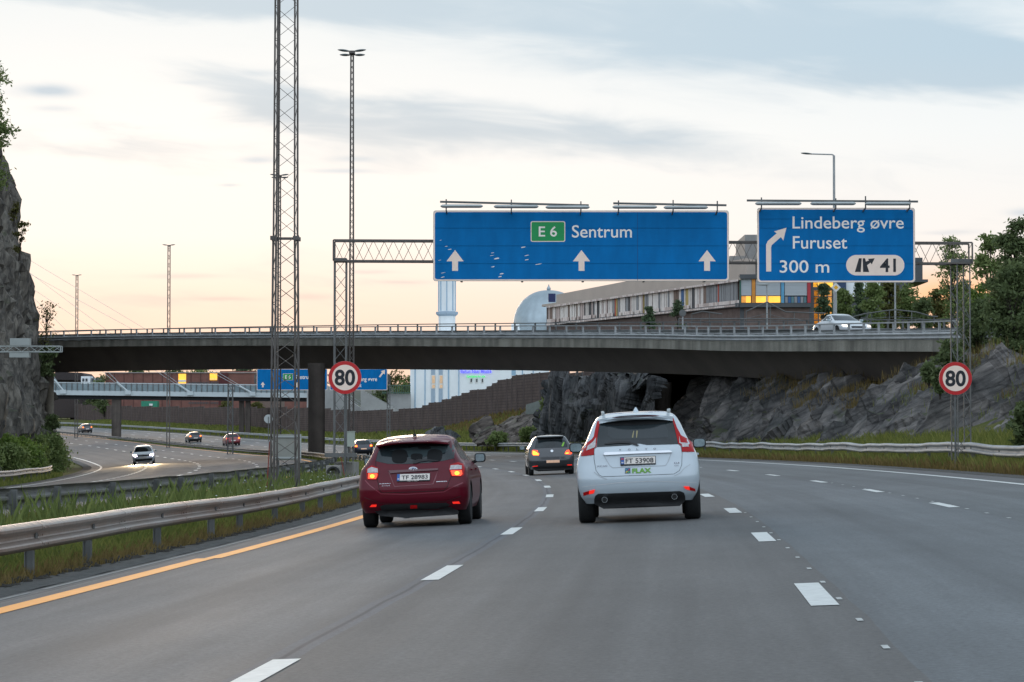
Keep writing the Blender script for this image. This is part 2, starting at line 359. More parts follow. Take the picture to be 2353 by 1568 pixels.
# ------------------------------------------------------------------ road markings
M_white = mat('road_paint_white', (.62, .63, .60), .6, var=.12, nscale=8)
M_whitew = mat('road_paint_worn', (.46, .47, .45), .6, var=.3, nscale=8)
M_orange = mat('road_paint_orange', (.88, .34, .04), .6, var=.10, nscale=5)
def marks(name, zf, mat_, lines):
    mb = MB()
    for off, w, segs in lines:
        for a, b in segs:
            n = max(1, int((b - a) / 3)); q = np.linspace(a, b, n + 1)
            P = []
            for s in q: P += [RP(s, off - w / 2, zf(s, off - w / 2), .005), RP(s, off + w / 2, zf(s, off + w / 2), .005)]
            mb.add(P, [(2 * i, 2 * i + 1, 2 * i + 3, 2 * i + 2) for i in range(n)])
    o = mb.build(name, mat_); struct(o); return o
def dash(c0, per, ln, a=-20, b=600):
    k0 = math.ceil((a - c0) / per); k1 = math.floor((b - c0) / per)
    return [(c0 + k * per - ln / 2, c0 + k * per + ln / 2) for k in range(k0, k1 + 1)]
marks('road_marking', zroad, M_white, [(0, .17, dash(27.1, 12.2, 3.0)), (3.35, .20, dash(21.2, 12.2, 3.0)), (6.65, .17, dash(56.1, 12.0, 3.0))])
marks('road_marking', zroad, M_white, [(9.75, .17, [(-30, 600)])])
marks('road_marking', zroad, M_orange, [(-3.39, .24, [(-30, 33.2)]), (-3.30, .22, [(33.1, 600)])])
marks('road_marking', zroad, M_whitew, [(3.49, .04, dash(13.4, 2.35, .26, 10, 46)), (6.72, .05, dash(44, 2.4, .3, 36, 70))])
marks('road_marking', zroad, mat('road_paint_faded', (.24, .25, .24), .7, var=.3, nscale=6), [(-3.86, .05, [(-30, 26), (26.6, 40), (41, 60)])])
marks('road_marking', zon, M_orange, [(O1, .16, [(60, 600)])])
marks('road_marking', zon, M_white, [(OL2, .17, dash(150, 12, 3.0, 60)), (OL3, .20, dash(152, 12, 4.0, 60)), (OL4, .22, dash(150, 4.2, 2.2, 40, 260)), (OE, .18, [(40, 600)])])
# ------------------------------------------------------------------ guard rails
M_galv = mat('galvanised_steel', (.36, .37, .37), .62, .25, var=.22, nscale=1.2, bump=.15, bscale=8, det=8)
M_galvr = mat('galvanised_steel_stained', (.40, .39, .37), .42, .6, col2=(.30, .17, .11), nscale=.22, bump=.15, bscale=8, det=8)
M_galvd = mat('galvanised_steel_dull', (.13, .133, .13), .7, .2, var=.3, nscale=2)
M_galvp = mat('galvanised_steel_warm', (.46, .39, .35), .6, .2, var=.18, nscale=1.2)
WP = [(.0, 0), (.018, -.004), (.070, -.034), (.082, -.050), (.082, -.078), (.072, -.094), (.010, -.128), (.002, -.142), (.002, -.168), (.010, -.182), (.072, -.216), (.082, -.232), (.082, -.260), (.070, -.276), (.018, -.306), (0, -.310)]
WPB = WP + [(d - .006, z) for d, z in reversed(WP)]
def wbeam(mb, pts, nrm, ztop=0, prof=WPB, mi=0):
    rings = [[Vector(p) + Vector(n) * d + Vector((0, 0, z + ztop)) for d, z in prof] for p, n in zip(pts, nrm)]
    mb.sweep(rings, mi=mi)
def path_frame(pts):
    N_ = []
    for i in range(len(pts)):
        t = pts[min(i + 1, len(pts) - 1)] - pts[max(i - 1, 0)]; t.z = 0; t.normalize(); N_.append(Vector((t.y, -t.x, 0)))  # right-hand side
    return N_
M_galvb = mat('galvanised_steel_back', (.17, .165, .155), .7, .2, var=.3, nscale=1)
def guardrail(label, f, s0, s1, side, top, m, pm=None, dents=0, step=4.0, ground=None, n_single=90, group='steel guard rails along the motorway'):
    """f(s) -> point on the ground under the rail; side=+1 the beam faces right of travel, -1 left"""
    q = np.arange(s0, s1 + .1, 1.0 if s1 - s0 < 160 else 1.5)
    pts = [f(s) for s in q]; nr = [n * side for n in path_frame(pts)]
    pts2 = []
    for s, p in zip(q, pts):
        w = mn.noise(Vector((s * .09, side * 7.3, top))) ; w2 = mn.noise(Vector((s * .33, 3.1 + side, 0)))
        pts2.append(p + Vector((0, 0, top + dents * (.06 * w + .035 * w2))) + nr[len(pts2)] * dents * .08 * w2)
    t = thing('guard_rail', label, 'guard rail', tuple(pts[len(pts) // 2]), group=group)
    mb = MB(); wbeam(mb, pts2, nr)
    for s in np.arange(s0 + 2, min(s1, 130), 4.0):
        k = int(np.abs(q - s).argmin())
        if k + 1 < len(q):
            a, b_ = pts2[k], pts2[k].lerp(pts2[k + 1], .33); n = nr[k]; wbeam(mb, [a + n * .005, b_ + n * .005], [n, nr[k]])
            d_ = (b_ - a).normalized()
            for e in (.06, .26):
                for z in (-.066, -.244, -.155): c0 = a + d_ * e + Vector((0, 0, z)) + n * (.085 if z != -.155 else .02); mb.cyl(c0, c0 + n * .012, .013, 6)
    mb.build('beam', m, t, smooth=26)
    ps = np.arange(s0 + 1, s1, step); ps = sorted(ps, key=lambda s: abs(s - 45))
    rest = MB(); first = None
    for i, s in enumerate(ps):
        k = int(np.abs(q - s).argmin()); p = pts2[k]; n = nr[k]; b = rest if i >= n_single else MB()
        c = p - n * .06; g = min(pts[k].z, float(gz(c.x, c.y)) + .05) - .15
        rz = math.atan2(n.y, n.x)
        b.box((c.x, c.y, (c.z - .02 + g) / 2), (.10, .012, c.z - .02 - g), rz=rz); b.box((c.x + n.x * .045, c.y + n.y * .045, (c.z - .02 + g) / 2), (.012, .06, c.z - .02 - g), rz=rz); b.box((c.x - n.x * .045, c.y - n.y * .045, (c.z - .02 + g) / 2), (.012, .06, c.z - .02 - g), rz=rz)
        b.box((p.x - n.x * .01, p.y - n.y * .01, p.z - .155), (.06, .10, .16), rz=rz)
        if i < n_single: b.build('post', pm or M_galvd, t)
    if rest.v: tag(rest.build('post', pm or M_galvd, t), None, None, kind='stuff')
    return t
def rs(off, zf): return lambda s: RP(s, off, zf(s, off))
guardrail('galvanised rail with rusty stains beside the orange line, nearest the camera on the left', rs(-4.62, zroad), -20, 420, 1, .61, M_galvr, dents=.7)
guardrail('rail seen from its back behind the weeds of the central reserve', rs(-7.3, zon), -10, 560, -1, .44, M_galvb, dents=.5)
guardrail('wavy galvanised rail on the right verge in front of the rock face', rs(11.95, zroad), 20, 178, -1, .72, M_galv, dents=1.6)
guardrail('long galvanised rail on the far verge below the noise barrier', rs(11.95, zroad), 178, 640, -1, .72, M_galv, dents=.3)
def f_end(s):
    return RP(s, -23.35 - .35 * max(0, (s - 166) / 8) ** 2, zon(s, -23.35))
guardrail('pale rail under the bushes at the foot of the left cliff, ending at the curve', f_end, 40, 176, 1, .72, M_galvp, dents=.8)
# ------------------------------------------------------------------ text and sign helpers
M_cream = mat('sign_white', (.95, .76, .64), .5, spec=.2, var=.04, nscale=4)
M_whitesheet = mat('sign_lettering', (.97, .88, .80), .5, spec=.2, var=.04, nscale=4)
M_blue = mat('sign_blue', (.0, .155, .42), .5, var=.13, nscale=2.2, spec=.12, stretch=(1, 1, .35), det=8)
M_green = mat('sign_green', (.0, .30, .075), .42, var=.06, nscale=4)
M_red = mat('sign_red', (.55, .012, .015), .42, var=.06, nscale=4)
M_black = mat('sign_black', (.012, .014, .02), .5, var=.1, nscale=4)
M_alu = mat('bare_aluminium', (.42, .44, .43), .5, .3, var=.12, nscale=2)
M_mast = mat('mast_steel', (.13, .115, .105), .55, .4, var=.25, nscale=1.5)
M_mastl = mat('truss_steel', (.15, .15, .145), .55, .4, var=.2, nscale=1.5)
class Face:
    """upright panel facing the camera side; photo pixels -> points on it"""
    def __init__(s, D, t): s.D = D; s.t = t
    def p(s, u, v, d=0.0): w = W(u, v, s.D); return Vector((w.x, w.y - d, w.z))
    def poly(s, name, P, m, d=.004, t=.003):
        mb = MB(); mb.prism(P, lambda a, b, k: s.p(a, b, d + k), t); return mb.build(name, m, s.t)
    def rrect(s, u0, v0, u1, v1, r, k=5):
        P = []
        for cx, cy, a0 in ((u1 - r, v0 + r, -90), (u1 - r, v1 - r, 0), (u0 + r, v1 - r, 90), (u0 + r, v0 + r, 180)):
            for i in range(k + 1): a = R(a0 + 90 * i / k); P.append((cx + r * math.cos(a), cy + r * math.sin(a)))
        return P
    def text(s, string, u0, u1, vt, vb, m, bold=.018, d=.009, base=None):
        v, f = text2d(string, u0, u1, -vb, -vt, bold, base)
        mb = MB(); mb.add([s.p(a, -b, d) for a, b in v], f); return mb.build('lettering', m, s.t, fixn=False)
UPARROW = lambda c, t, b, w, sw: [(c, t), (c + w / 2, t + (b - t) * .54), (c + sw / 2, t + (b - t) * .54), (c + sw / 2, b), (c - sw / 2, b), (c - sw / 2, t + (b - t) * .54), (c - w / 2, t + (b - t) * .54)]
def seams(F, us, v0, v1, u0, u1, vs_):
    mb = MB()
    for v in vs_: mb.add([F.p(u0, v - .35, .0055), F.p(u1, v - .35, .0055), F.p(u1, v + .35, .0055), F.p(u0, v + .35, .0055)], [(0, 1, 2, 3)])
    for u in us: mb.add([F.p(u - .5, v0, .0057), F.p(u + .5, v0, .0057), F.p(u + .5, v1, .0057), F.p(u - .5, v1, .0057)], [(0, 1, 2, 3)])
    mb.build('panel_seam', M_seam, F.t)
M_seam = mat('seam_dark_blue', (.0, .05, .16), .7, var=.1)  # dark blue line colour for the panel seams
# ------------------------------------------------------------------ near gantry
DG = 77.0
def truss_beam(mb, a, b, w, h, n, ch=.06, br=.022):
    """box truss between two points; w depth in Y, h height"""
    a = Vector(a); b = Vector(b); d = (b - a)
    cs = [(-w / 2, 0), (w / 2, 0), (-w / 2, -h), (w / 2, -h)]
    for y, z in cs: mb.bar(a + Vector((0, y, z)), b + Vector((0, y, z)), ch)
    for i in range(n):
        p = a + d * (i / n); q = a + d * ((i + 1) / n); m_ = (p + q) / 2
        for y in (-w / 2, w / 2):
            z1, z2 = (0, -h)
            sw_ = (i + (y > 0)) % 2; mb.bar(p + Vector((0, y, z2 if sw_ else z1)), q + Vector((0, y, z1 if sw_ else z2)), br)
        mb.bar(p + Vector((0, -w / 2, 0)), q + Vector((0, w / 2, 0)), br); mb.bar(p + Vector((0, -w / 2, -h)), q + Vector((0, w / 2, -h)), br)
    for e in (a, b):
        mb.bar(e + Vector((0, -w / 2, 0)), e + Vector((0, -w / 2, -h)), ch); mb.bar(e + Vector((0, w / 2, 0)), e + Vector((0, w / 2, -h)), ch)
def lattice_leg(mb, base, top, w0, w1, n, leg=.06, br=.022, rz=0.0, wy=None):
    base = Vector(base); top = Vector(top)
    def cor(i, t):
        w = w0 + (w1 - w0) * t; h = (wy or w)
        x, y = [(-w / 2, -h / 2), (w / 2, -h / 2), (w / 2, h / 2), (-w / 2, h / 2)][i]
        c, s = math.cos(rz), math.sin(rz); p = base.lerp(top, t); return p + Vector((x * c - y * s, x * s + y * c, 0))
    for i in range(4): mb.bar(cor(i, 0), cor(i, 1), leg)
    for k in range(n):
        for i in range(4):
            j = (i + 1) % 4; a, b = (i, j) if (k + i) % 2 else (j, i)
            mb.bar(cor(a, k / n), cor(b, (k + 1) / n), br)
gt = thing('sign_gantry', 'grey lattice gantry spanning the road in front of the concrete bridge', 'gantry', tuple(W(790, 1140, DG)))
mb = MB(); truss_beam(mb, W(767, 553, DG + .9), W(2232, 559, DG + .9), .6, .585, 64, .045, .014); mb.build('crossbeam', M_mast, gt)
mb = MB(); lattice_leg(mb, W(782, 1062, DG + .9), W(782, 598, DG + .9), .33, .33, 14, .038, .014, wy=.40); mb.box(W(782, 598, DG + .9), (.36, .5, .10)); mb.box(W(784, 1046, DG + .9), (.9, .5, .12)); mb.build('leg', M_mastl, gt)
mb = MB(); lattice_leg(mb, W(2208, 1060, DG + .9), W(2208, 604, DG + .9), .40, .40, 14, .034, .013, rz=.3); mb.box(W(2208, 600, DG + .9), (.62, .5, .10)); mb.build('leg', M_mastl, gt)
M_conc = mat('concrete_pale', (.30, .285, .26), .9, var=.2, nscale=2, bump=.3, bscale=12)
fb = thing('concrete_block', 'concrete block and culvert ring at the foot of the left gantry leg', 'concrete block', tuple(W(790, 1130, 78)))
mb = MB(); a = W(751, 1070, 77.2); b = W(783, 1150, 77.2)
mb.box(((a.x + b.x) / 2, 77.4, (a.z + b.z) / 2), (b.x - a.x, 1.0, a.z - b.z)); mb.build('block', M_conc, fb)
mb = MB(); a = W(773, 1062, 78.4); b = W(816, 1150, 78.4); mb.box(((a.x + b.x) / 2, 78.8, (a.z + b.z) / 2), (b.x - a.x, 1.1, a.z - b.z), rz=-.12); mb.build('block', M_conc, fb)
mb = MB(); c = W(767, 1089, 76.88)
for i in range(14):
    t0, t1 = math.pi * i / 14, math.pi * (i + 1) / 14
    mb.sweep([[Vector((c.x + r * math.cos(t), 76.70 + y, c.z + .02 + r * math.sin(t))) for r, y in ((.14, 0), (.19, 0), (.19, .2), (.14, .2))] for t in (t0, t1)])
mb.build('culvert_ring', mat('rubber_dark', (.03, .03, .03), .8), fb)
# signs on the gantry
def sign_panel(F, P, back=.06):
    mb = MB(); mb.prism(P, lambda a, b, k: F.p(a, b, k), -back); return mb.build('panel', M_alu, F.t)
def lamp_tray(F, u0, u1, v0, v1, v):
    pass
def top_lights(F, bars, lamps, ups):
    """lighting rails above the panel: bars (u0, v0, u1, v1), lamps (u0, u1, v)"""
    for u0, v0, u1, v1 in bars:
        mb = MB(); mb.bar(F.p(u0, v0, .55), F.p(u1, v1, .55), .055); mb.build('lighting_rail', M_galvd, F.t)
    for u0, u1, v in lamps:
        mb = MB(); a = F.p(u0, v, .62); b = F.p(u1, v, .62); r = .05
        ring = lambda x, k: [Vector((x, a.y + r * 1.6 * k * math.cos(t), a.z + r * k * math.sin(t))) for t in [2 * math.pi * i / 10 for i in range(10)]]
        mb.sweep([ring(a.x, .3), ring(a.x + .05, .9), ring(a.x + .1, 1), ring(b.x - .1, 1), ring(b.x - .05, .9), ring(b.x, .3)])
        mb.build('lamp', M_alu, F.t, smooth=40)
    for u, v0, v1 in ups:
        mb = MB(); mb.bar(F.p(u, v0, .55), F.p(u, v1, .55), .035); mb.bar(F.p(u, v1, .55), F.p(u, v1 + 6, -.3), .035); mb.build('bracket', M_galvd, F.t)
s1 = thing('motorway_sign', 'wide blue overhead sign reading E 6 Sentrum with three white arrows', 'road sign', tuple(W(1336, 565, DG)))
F = Face(DG, s1); sign_panel(F, F.rrect(995, 483, 1676, 646, 6))
F.poly('border', F.rrect(995.6, 483.6, 1675.4, 645.4, 7), M_cream, .002, .002)
F.poly('face', F.rrect(999, 487, 1672, 642, 6), M_blue, .004, .0015)
seams(F, [1465.5], 488, 645, 999, 1672, [524, 565, 606])
F.poly('plate', F.rrect(1219.5, 508, 1299, 555.5, 4), M_cream, .0065, .001); F.poly('plate', F.rrect(1221.5, 510, 1297, 553.5, 3), M_green, .0080, .001)
F.text('E 6', 1238, 1280, 519.7, 543.6, M_whitesheet, .012, d=.0105)
F.text('Sentrum', 1314.5, 1452.5, 517, 546, M_whitesheet, .006)
for c in (1045.5, 1336.5, 1625.5): F.poly('arrow', UPARROW(c, 574.5, 622.5, 39.5, 13.5), M_cream, .0065, .002)
top_lights(F, [(1012, 467, 1352, 475), (1408, 470.5, 1667, 475)], [(1013, 1110, 477.5), (1135, 1237, 478.5), (1253, 1354, 480), (1406, 1508, 479.5), (1523, 1624, 480.5)],
           [(1026, 461, 486), (1175, 462, 486), (1334, 466, 488), (1420, 464, 488), (1545, 463, 488), (1646, 465, 488)])
mb = MB()
for k in range(5): u = 1060 + k * 140; mb.box(F.p(u, 577, -.30), (.06, .5, 1.7))
mb.build('bracket', M_galvd, s1)
glint_rng = random.Random(5)
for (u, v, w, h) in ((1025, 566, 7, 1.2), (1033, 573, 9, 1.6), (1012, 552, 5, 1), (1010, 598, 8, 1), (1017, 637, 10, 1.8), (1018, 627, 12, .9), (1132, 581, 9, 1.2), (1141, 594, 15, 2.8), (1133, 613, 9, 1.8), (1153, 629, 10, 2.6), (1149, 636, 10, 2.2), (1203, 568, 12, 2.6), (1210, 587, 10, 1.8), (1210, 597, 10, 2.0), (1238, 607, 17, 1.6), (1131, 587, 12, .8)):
    F.poly('painted_glint', [(u + w / 2 * math.cos(a) * glint_rng.uniform(.7, 1.1), v + h / 2 * math.sin(a) * glint_rng.uniform(.7, 1.2) - w * .08 * math.cos(a)) for a in [k * math.pi / 5 for k in range(10)]], M_whitesheet, .0095, .001)  # small white reflections painted on the sign face as flat patches
s2 = thing('motorway_sign', 'blue overhead exit sign reading Lindeberg øvre Furuset 300 m with exit 41', 'road sign', tuple(W(1922, 563, DG)))
F = Face(DG, s2); sign_panel(F, F.rrect(1741, 477, 2104.5, 649, 6))
F.poly('border', F.rrect(1741.6, 477.6, 2104, 648.5, 7), M_cream, .002, .002)
F.poly('face', F.rrect(1745, 481, 2100.5, 645, 6), M_blue, .004, .0015)
seams(F, [], 481, 645, 1745, 2100, [503, 524, 565, 606])
F.text('Lindeberg øvre', 1822.5, 2078.5, 497, 524.5, M_whitesheet, .006, base=0)
F.text('Furuset', 1823, 1948, 542.5, 571.5, M_whitesheet, .006)
F.text('300 m', 1792.5, 1906.5, 598, 627, M_whitesheet, .006)
F.poly('oval_plate', F.rrect(1945.5, 585.8, 2079.5, 633, 23.5, 9), M_cream, .0065, .0015)
F.text('41', 2023.5, 2060, 594, 625.2, M_black, .02, d=.0110)
F.poly('exit_symbol', [(1965.5, 625), (1975, 593.5), (1981.5, 593.5), (1979, 625)], M_black, .0095, .001)
F.poly('exit_symbol', [(1983.5, 593.5), (1989, 593.5), (1991, 601), (1998, 598.5), (1996, 595), (2011, 593.5), (2004.5, 607.5), (2001.5, 603.5), (1993.5, 609.5), (1998.5, 625), (1984.5, 625)], M_black, .0095, .001)
F.poly('arrow', [(1761.5, 624), (1761.5, 562), (1765, 554), (1786, 536), (1780, 531.5), (1808.5, 523), (1801, 552.5), (1795.5, 544.5), (1774.5, 563), (1773, 568), (1773, 624)], M_cream, .0065, .002)
top_lights(F, [(1713.5, 464, 2105, 466.5)], [(1732, 1838, 471.5), (1858, 1962, 471.5), (1983, 2088, 472)], [(1747, 457, 481), (1917, 459, 481), (1985, 454, 481), (2086, 462, 481)])
mb = MB()
for k in range(3): u = 1800 + k * 120; mb.box(F.p(u, 577, -.30), (.06, .5, 1.7))
mb.build('bracket', M_galvd, s2)
# far gantry with its two signs
DF = 300.0
g2 = thing('sign_gantry', 'distant gantry beyond the concrete bridge carrying two blue signs', 'gantry', tuple(W(893, 1015, DF)))
mb = MB(); truss_beam(mb, W(586, 862, DF + 1.2), W(893, 862, DF + 1.2), .7, .9, 24, .12, .05); mb.build('crossbeam', M_mastl, g2)
mb = MB(); lattice_leg(mb, W(893, 1006, DF + 1.2), W(893, 862, DF + 1.2), .3, .3, 12, .08, .04); mb.build('leg', M_mastl, g2)
s3 = thing('motorway_sign', 'distant blue sign reading E 6 Sentrum seen under the bridge beside its pillar', 'road sign', tuple(W(670, 872, DF)))
F = Face(DF, s3); sign_panel(F, F.rrect(590, 848, 752, 897, 2)); F.poly('border', F.rrect(590, 848, 752, 897, 2), M_cream, .01, .01); F.poly('face', F.rrect(591.2, 849.2, 751, 895.8, 2), M_blue, .02, .01)
F.poly('plate', F.rrect(650, 859, 673, 874, 1), M_cream, .03, .01); F.poly('plate', F.rrect(650.7, 859.7, 672.3, 873.3, 1), M_green, .04, .01)
F.text('E 6', 655, 668, 862.5, 870.5, M_whitesheet, .02, d=.055); F.text('Sentrum', 678, 718, 862.5, 871.5, M_whitesheet, .02, d=.045)
for c in (604, 682): F.poly('arrow', UPARROW(c, 878, 890.5, 10, 3.6), M_cream, .03, .01)
s4 = thing('motorway_sign', 'distant blue sign reading Lindeberg øvre Furuset half hidden by the left speed sign', 'road sign', tuple(W(824, 872, DF)))
F = Face(DF, s4); sign_panel(F, F.rrect(758, 848, 890, 897, 2)); F.poly('border', F.rrect(758, 848, 890, 897, 2), M_cream, .01, .01); F.poly('face', F.rrect(759.2, 849.2, 888.8, 895.8, 2), M_blue, .02, .01)
F.text('Lindeberg øvre', 797, 866.5, 867, 876, M_whitesheet, .02, d=.045, base=0); F.text('Furuset', 797, 830.5, 882, 890, M_whitesheet, .02, d=.045)
F.poly('arrow', [(870.5, 866), (878, 855.5), (874.5, 853.5), (884.5, 850.5), (884, 861), (881, 858.5), (873.5, 868)], M_cream, .03, .01)
# ------------------------------------------------------------------ speed signs
def speed_sign(u, v, D, label, gpost):
    c = W(u, v, D); t = thing('speed_limit_sign', label, 'road sign', (c.x, c.y, gpost), group='round 80 speed limit signs')
    r = 38.0 / FPX * D
    def disc(name, r0, r1, d, m, th_=.002):
        n = 48; mb = MB()
        P = [(c.x + r1 * math.cos(2 * math.pi * i / n), c.z + r1 * math.sin(2 * math.pi * i / n)) for i in range(n)]
        mb.prism(P, lambda a, b, k: Vector((a, c.y - d - k, b)), th_); mb.build(name, m, t)
    disc('panel', 0, r, -.03, M_alu, .028); disc('red_ring', 0, r * .995, 0, M_red); disc('face', 0, r * .775, .003, M_cream)
    F = Face(D, t); F.text('80', u - 23.5, u + 23.5, v - 18.5, v + 18.8, M_black, .028, d=.008)
    mb = MB(); mb.cyl((c.x, c.y + .07, gpost), (c.x, c.y + .07, c.z + r * .5), .03, 12); mb.box((c.x, c.y + .045, c.z + .15), (.5, .03, .05)); mb.box((c.x, c.y + .045, c.z - .15), (.5, .03, .05)); mb.build('post', M_galvd, t, smooth=40)
    return t
speed_sign(792.5, 868, 76.4, 'red ringed 80 sign in front of the left gantry leg, just left of centre', gz(W(792, 868, 76.4).x, 76.4) - .1)
speed_sign(2195.8, 870, 76.4, 'red ringed 80 sign before the rock slope on the right verge', gz(W(2196, 870, 76.4).x, 76.4) - .1)
# ------------------------------------------------------------------ lamp masts
M_lampg = mat('lamp_housing', (.13, .15, .15), .5, .2, var=.15)
def lamp_head(mb, c, L, w=.38, dirx=1, tilt=.10):
    R_ = []
    for i in range(9):
        t = i / 8; k = math.sin(math.pi * min(1, t * .92 + .06)) ** .6; x = L * t
        R_.append([Vector((c[0] + dirx * x, c[1] + w / 2 * k * math.cos(a), c[2] + tilt * x + .065 * k * math.sin(a))) for a in [2 * math.pi * j / 10 for j in range(10)]])
    mb.sweep(R_)
def lamp_mast(u, D, zt, label, w0=.30, w1=.16, n=60, lat=True, ub=None, heads=4, L=.66):
    X = (u - CU) / FPX * D; g = gz(X, D) - .2
    t = thing('lamp_mast', label, 'lamp mast', (X, D, g), group='tall lattice lamp masts in the central reserve')
    mb = MB(); lattice_leg(mb, (X, D, g), (X, D, zt), w0, w1, n, .035 + D * .00012, .012 + D * .00006, rz=.15); mb.build('mast', M_mast, t)
    zs = [0.0, .14][:max(1, heads // 2)]
    for dx in (-1, 1):
        for k, z in enumerate(zs):
            mb = MB(); lamp_head(mb, (X + dx * .12, D + (k - .5) * .5, zt + .02 - z * 1.0), L - k * .08, dirx=dx, tilt=.12 - .1 * k); mb.build('lamp_head', M_lampg, t, smooth=50)
    mb = MB(); mb.box((X, D, zt - .04), (.3, .9, .14)); mb.build('bracket', M_mast, t)
    return t
lamp_mast(807.5, 150, 1.31 + 893 / FPX * 150, 'slender lamp mast with grey lamp heads rising behind the left 80 sign', .25, .13, 70)
lamp_mast(641, 226, 1.31 + 607 / FPX * 226, 'lamp mast standing just behind the nearest big lattice mast', .30, .16, 60)
lamp_mast(387, 330, 1.31 + 446 / FPX * 330, 'smaller double lamp mast beyond the bridge, left of the big lattice mast', .36, .26, 26, heads=2)
lamp_mast(175.5, 430, 1.31 + 377 / FPX * 430, 'farthest double lamp mast near the left cliff', .42, .32, 26, heads=2)
# the near big mast
XM = (655 - CU) / FPX * 63; gm = gz(XM, 63) - .2; zt = 23.5
t = thing('lamp_mast', 'big dark lattice mast running out of the top of the picture', 'lamp mast', (XM, 63, gm))
mb = MB(); lattice_leg(mb, (XM, 63, gm), (XM, 63, 6.0), .585, .50, 16, .036, .014, rz=.22); mb.build('mast', M_mast, t)
mb = MB(); lattice_leg(mb, (XM, 63, 6.0), (XM + .02, 63, zt), .49, .38, 46, .032, .011, rz=.22)
mb.bar((XM - .16, 62.75, gm), (XM - .1, 62.8, zt), .03); mb.build('mast', M_mast, t)
mb = MB()
for dx, dy in ((-.26, -.2), (.26, -.2), (.26, .22), (-.26, .22)): mb.box((XM + dx, 63 + dy, 5.93), (.14, .14, .09))
for a, b in (((-.26, -.2), (.26, -.2)), ((-.26, .22), (.26, .22))): mb.bar((XM + a[0], 63 + a[1], 5.93), (XM + b[0], 63 + b[1], 5.93), .03)
mb.build('joint_collar', M_mast, t)
for dx in (-1, 1):
    mb = MB(); lamp_head(mb, (XM + dx * .12, 63, zt), .9, dirx=dx); mb.build('lamp_head', M_lampg, t, smooth=50)
# camera pole under the bridge
X = (529.5 - CU) / FPX * 262; g = gz(X, 262)
t = thing('lattice_pole', 'short grey lattice pole standing before the far road under the footbridge', 'pole', (X, 262, g))
mb = MB(); lattice_leg(mb, (X, 262, g - .2), W(529.5, 882, 262), .5, .42, 9, .07, .035); mb.build('mast', M_mastl, t)
mb = MB(); mb.box(W(530, 893, 262), (.6, .35, .22)); mb.build('box', M_alu, t)
# back of a road sign, marker pole, cabinet, round sign back
M_signback = mat('sign_back_grey', (.28, .28, .25), .6, .2, var=.15, nscale=3)
gY = 65.5; X = W(657, 1000, gY).x; g = gz(X, gY)
t = thing('small_sign', 'grey back of a small road sign behind the foot of the big lattice mast', 'road sign', (X, gY, g))
a = W(627, 998, gY); b = W(691, 1058, gY)
mb = MB(); mb.box(((a.x + b.x) / 2, gY, (a.z + b.z) / 2), (b.x - a.x, .03, a.z - b.z)); mb.build('panel', M_signback, t)
mb = MB()
for z in (a.z - .06, b.z + .06): mb.box(((a.x + b.x) / 2, gY - .03, z), (b.x - a.x, .03, .04))
mb.bar((b.x - .01, gY, a.z), (b.x - .01, gY, b.z), .05); mb.build('frame', M_alu, t)
mb = MB()
for x in (a.x + .12, b.x - .1): mb.cyl((x, gY + .05, g - .1), (x, gY + .05, a.z), .03)
mb.build('post', M_galvd, t)
M_rust = mat('red_marker_paint', (.22, .035, .02), .6, var=.3, nscale=6)
for (u0, v0, u1, v1, D, lab) in ((620, 1015, 614, 1125, 62.4, 'leaning dark red marker strip left of the big lattice mast'), (784, 1050, 793, 1100, 76.2, 'thin dark red marker stick on the concrete blocks by the gantry leg')):
    p, q = W(u0, v0, D), W(u1, v1, D); t = thing('marker_stick', lab, 'marker', (q.x, q.y, gz(q.x, q.y)))
    mb = MB(); mb.bar(p, q, .05, .02); mb.bar(q, (q.x - (p.x - q.x) * .3, q.y, gz(q.x, q.y)), .05, .02); mb.build('stick', M_rust, t)
D = 84; a = W(793.8, 992.5, D); b = W(815.5, 1026.5, D); g = gz((a.x + b.x) / 2, D)
t = thing('cabinet', 'pale green grey electrical cabinet on legs beside the left gantry leg', 'cabinet', ((a.x + b.x) / 2, D, g))
M_cab = mat('cabinet_paint', (.38, .42, .36), .5, var=.08)
mb = MB(); mb.box(((a.x + b.x) / 2, D, (a.z + b.z) / 2), (b.x - a.x, .22, a.z - b.z)); mb.box(((a.x + b.x) / 2, D, a.z + .008), (b.x - a.x + .03, .26, .02)); mb.build('body', M_cab, t)
mb = MB(); mb.box((a.x + .025, D - .115, (a.z + b.z) / 2 + .02), (.015, .01, .07)); mb.build('handle', M_black, t)
for x in (a.x + .09, b.x - .05): mb = MB(); mb.cyl((x, D, g - .1), (x, D, b.z), .025); mb.build('leg', M_galvd, t)
D = 372; c = W(617, 963, D); g = gz(c.x, D)
t = thing('round_sign', 'round pale sign seen from the back below the noise barrier', 'road sign', (c.x, D, g))
mb = MB(); mb.lathe(c, [(.6, 0), (.6, .03)], 24, 'Y'); mb.build('panel', M_alu, t); mb = MB(); mb.cyl((c.x, D - .06, g - .1), (c.x, D - .06, c.z + .3), .05); mb.build('post', M_galvd, t)
